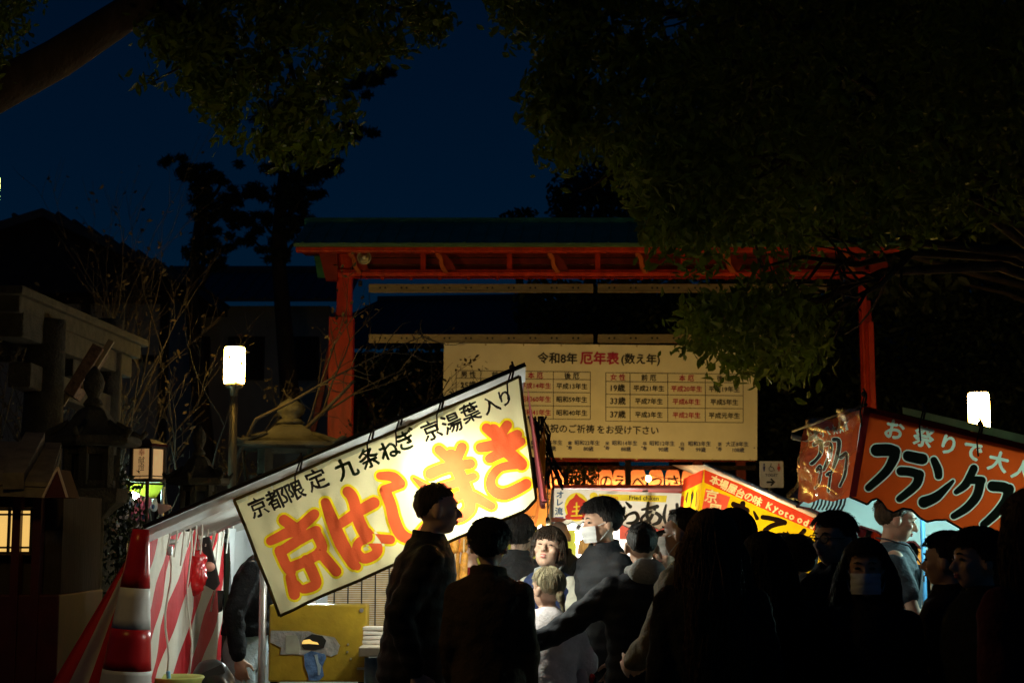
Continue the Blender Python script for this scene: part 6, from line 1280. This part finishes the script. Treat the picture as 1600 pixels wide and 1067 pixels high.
# --- vendor with pink headscarf behind the counter
def scarf(t, s, Z, Hd, HR, fw):
    q = MB(); q.ell(Hd((0, -.012, .05)), (.092 * s, .108 * s, .075 * s), 20, 12, HR); me = remeshed(q, .008, 2); displace(me, lambda c: .006 * noise.noise(c * 26)); link('headscarf', me, fabric('pink_scarf', (.55, .12, .16)), t, True, False)
person('vendor with pink headscarf working behind the counter of the pancake stall', 737, 832, 9.9, 78, 'f', hair='tied', hc=DBR, top=('red_apron', (.25, .02, .02)), style='tee_long', vox=.008, extra=scarf, hs=1.0)
# --- woman with crossed arms
def varsity(t, s, Z, Hd, HR, fw):
    q = MB()
    for sx in (-1, 1): q.tube([Z((sx * .02, .115, 1.37)), Z((sx * .055, .095, 1.43)), Z((sx * .078, .03, 1.485)), Z((sx * .06, -.05, 1.505)), Z((0, -.075, 1.51))], .013 * s, 8, .6)
    q.build('collar_stripe', fabric('grey_rib', (.4, .42, .42)), t, True, False)
    f = MB()
    for sx in (-1, 1): f.capsule(Hd((sx * .08, .015, .03)), Hd((sx * .077, .02, -.06)), .012 * s, .005 * s, 8)
    for k_ in range(9): u = -.05 + .0125 * k_; f.capsule(Hd((u, .075, .085)), Hd((u * 1.12, .103 - abs(u) * .35, .037)), .011 * s, .004 * s, 8)
    f.build('fringe', hairmat(*DBR), t, True, False)
person('girl with navy and grey varsity jacket, arms crossed, face in the light', 859, 829, 8.9, 150, 'f', hair='bob', hc=DBR, top=('navy_wool', (.02, .032, .09)), style='jacket', collar=False, leg=('navy_skirt', (.02, .025, .05)), sleeve=('grey_sleeve', (.55, .54, .45)), armL=((-.25, .08, 1.13), (.04, .22, 1.10)), armR=((.25, .08, 1.12), (-.06, .26, 1.13)), yaw=16, pitch=16, roll=-6, vox=.007, mouth=True, extra=varsity, bulk=1.2, skin=SKINP, hs=1.08)
# --- child
def coat(t, s, Z, Hd, HR, fw):
    q = MB(); q.ell((.22 * s, .0, .93 * s), (.06 * s, .1 * s, .17 * s), 18, 14); me = remeshed(q, .012, 2); displace(me, lambda c: .012 * noise.noise(c * 12)); pb = link('shoulder_bag', me, fabric('white_bag', (.62, .5, .5)), t, True, False)
    for a_, b_ in ((-.04, .1), (.04, -.03), (-.02, -.1)): h_ = MB(); h_.ell((.262 * s + .014, a_ * s, (.93 + b_) * s), (.012, .035 * s, .032 * s), 12, 8); h_.ell((.262 * s + .014, (a_ - .03) * s, (.93 + b_ + .012) * s), (.012, .02 * s, .02 * s), 12, 8); h_.build('red_print', fabric('red_print', (.35, .01, .015)), pb, True, False)
person('child with fair hair in white and pink coat, held by the arm around her', 857, 893, 8.35, 12, 'f', hair='tied', hc=GRY, top=('white_fleece', (.84, .79, .81)), style='jacket', collar=False, leg=('pale_pink_trousers', (.6, .5, .52)), bulk=1.5, armL=((-.26, .05, 1.12), (-.2, .2, .98)), armR=((.26, .05, 1.12), (.2, .2, .98)), hemz=.62, extra=coat, vox=.01, hs=1.18, yaw=25)
# --- man with mask
person('tall person with white face mask and dark quilted jacket behind the others', 944, 783, 8.75, 118, hair='mop', hc=BLK, top=('charcoal_nylon', (.018, .02, .024)), style='puffer', leg=DK, mask=True, yaw=-8, pitch=-6, vox=.008, skin=SKIN, bulk=1.1)
# --- man whose arm holds the child
def bag(t, s, Z, Hd, HR, fw):
    pass
person('person in dark jacket with grey hood, arm stretched around the child', 1004, 818, 7.75, 12, hair='crew', hc=BLK, top=N1, style='puffer', leg=('blue_denim', (.05, .08, .13)), hood=('grey_hood', (.26, .26, .25)), armL=((-.36, .14, 1.2), (-.62, .36, 1.02)), armR=((.27, .0, 1.13), (.2, .15, .95)), vox=.0075, bulk=1.3, curlL=.35, skin=SKIN, yaw=-10)
person('person in bright green trousers standing between the child and the hooded person', 912, 880, 9.3, 20, 'f', hair='short', hc=BLK, top=('dark_slate', (.03, .035, .045)), style='jacket', leg=('green_cotton', (.03, .42, .2)), hemz=1.0, bulk=1.2)
person('person with a face half turned behind the hooded jacket', 1041, 833, 8.9, 165, 'f', hair='short', hc=DBR, top=DK, skin=SKIN, yaw=-20)
# --- hoodie group
person('person in khaki hoodie with short hair, turned away to the left of the long-haired woman', 1084, 795, 7.2, 60, hair='crew', hc=BLK, top=KH, style='hoodie', leg=DK, armL=((-.26, .08, 1.12), (-.12, .26, 1.02)), armR=((.26, .08, 1.12), (.12, .26, 1.02)), bulk=1.3, skin=SKIN, mask=True, lean=.05)
person('woman with very long fair hair seen from behind, silver hair clip', 1112, 802, 5.7, -6, 'f', hair='long', hc=('honey', (.16, .075, .03)), top=('black_wool', (.018, .016, .014)), style='jacket', leg=DK, bulk=1.2, hs=.98, extra=lambda t, s, Z, Hd, HR, fw: MB().tube([Hd((-.072, -.06, .045)), Hd((-.082, -.055, .01)), Hd((-.088, -.05, -.03))], [.0015, .0035, .005], 6).build('hair_clip', mat('bright_clip', (.8, .8, .75), .15, metal=1.0), t, True, False))
person('person with dark bobbed hair just beyond the long-haired woman', 1146, 801, 6.8, -15, 'f', hair='bob', hc=BLK, top=DK, bulk=1.2)
person('woman with long dark hair seen from behind in front of the yellow banner', 1196, 838, 6.2, 10, 'f', hair='long', hc=BLK, top=('dark_coat', (.016, .015, .016)), bulk=1.3)
person('person with dark hair and pale scarf under the yellow oden banner', 1246, 842, 7.4, 35, 'f', hair='mop', hc=BLK, top=('grey_fleece', (.2, .2, .19)), style='hoodie', bulk=1.2)
person('person in a dark cap of hair bending under the oden banner', 1226, 838, 8.6, 70, hair='short', hc=DBR, top=DK, skin=SKIN)
person('person with glasses and dark jacket facing the stalls at the left', 1306, 804, 6.9, 128, hair='short', hc=BLK, top=('dark_parka', (.018, .017, .016)), glasses=True, skin=SKIN, bulk=1.3)
person('woman with white face mask and long dark hair facing the camera', 1352, 848, 6.1, 165, 'f', hair='long', hc=BLK, top=('black_coat', (.012, .011, .012)), mask=True, bulk=1.25, skin=SKIN)
def apron(t, s, Z, Hd, HR, fw):
    q = MB(); vs = []; fs = []
    for i in range(12):
        for jx in range(11): u = -1 + 2 * jx / 10; v = i / 11; w_ = .11 + .09 * min(1, v * 2); ry = .152 + .012; p = Z((u * w_, math.sqrt(max(.02, 1 - (u * w_ / .24) ** 2)) * ry + .006, 1.37 - .75 * v)); vs.append(p)
    fs = [(i * 11 + k_, i * 11 + k_ + 1, (i + 1) * 11 + k_ + 1, (i + 1) * 11 + k_) for i in range(11) for k_ in range(10)]; q.add(vs, fs).build('apron', fabric('slate_apron', (.07, .1, .13)), t, True, False)
    q = MB()
    for sx in (-1, 1): q.tube([Z((sx * .09, .15, 1.37)), Z((sx * .085, .08, 1.47)), Z((sx * .06, -.04, 1.505)), Z((0, -.078, 1.51))], .009 * s, 8, .5)
    q.build('neck_strap', fabric('strap', (.05, .06, .08)), t, True, False)
    q = MB(); q.box(Z((.0, .172, 1.30)), (.1 * s, .004, .035 * s)); q.build('chest_print', fabric('white_print', (.6, .65, .68)), t, False, False)
person('young vendor in blue T-shirt and apron looking down at his hands', 1378, 778, 8.6, -97, hair='short', hc=('brown', (.07, .042, .02)), top=('slate_blue_jersey', (.07, .1, .13)), style='tee', leg=DK, armL=((-.25, .1, 1.13), (-.06, .34, 1.10)), armR=((.25, .1, 1.12), (.05, .35, 1.07)), yaw=4, pitch=-14, lean=.08, vox=.007, extra=apron, curlL=.9, curlR=.9)
person('person with dark hair close to the right, in front of the pale canvas', 1485, 836, 6.4, 60, hair='short', hc=BLK, top=('dark_coat', ()) if 0 else ('brown_coat', (.02, .015, .012)), bulk=1.3, skin=SKIN)
person('person with messy black hair close at the right below the red banner', 1532, 832, 5.9, 100, hair='mop', hc=BLK, top=('dark_green_coat', (.012, .014, .012)), bulk=1.4, skin=SKIN)
person('person in dark red jacket at the right edge, nearest to the camera', 1625, 775, 4.6, 25, 'f', hair='long', hc=AUB, top=('dark_red_wool', (.09, .012, .012)), bulk=1.5, hs=1.05)
# --- people further back
person('bald person seen from behind by the fried chicken stall', 874, 814, 11.6, 10, hair='bald', top=DK, skin=SKIN, eyes=False)
person('person with fair cropped hair in the glare of the fried chicken stall', 918, 838, 12.3, -20, hair='crew', hc=LBR, top=DK, skin=SKIN)
person('dark-haired person between the jacketed back and the varsity jacket, further away', 823, 833, 11.0, 150, hair='short', hc=BLK, top=('dark_olive', (.03, .025, .018)), skin=SKIN, extra=lambda t, s, Z, Hd, HR, fw: MB().tube([Z((-.04, .16, 1.42)), Z((-.03, .175, 1.3)), Z((-.03, .175, 1.18))], .012, 6).build('scarf', fabric('pale_scarf', (.5, .48, .42)), t, True, False))
person('dark-haired person half hidden by the bushy-haired head at the pancake stall', 808, 806, 9.7, -30, 'f', hair='bob', hc=BLK, top=DK)
person('person with red cap under the pale canvas of the sausage stall', 1338, 815, 10.2, 140, hair='short', hc=BLK, top=DK, skin=SKIN, extra=lambda t, s, Z, Hd, HR, fw: (lambda q: (q.ell(Hd((0, -.005, .05)), (.09 * s, .105 * s, .07 * s), 18, 10, HR), q.ell(Hd((0, .1, .035)), (.06 * s, .06 * s, .01 * s), 14, 6, HR), q.build('cap', fabric('red_cap', (.3, .015, .02)), t, True, False)))(MB()))
person('person in brown coat behind the vendor, beneath the scalloped canvas', 1412, 848, 10.4, 100, hair='short', hc=BLK, top=('tan_coat', (.16, .1, .05)), skin=SKIN)
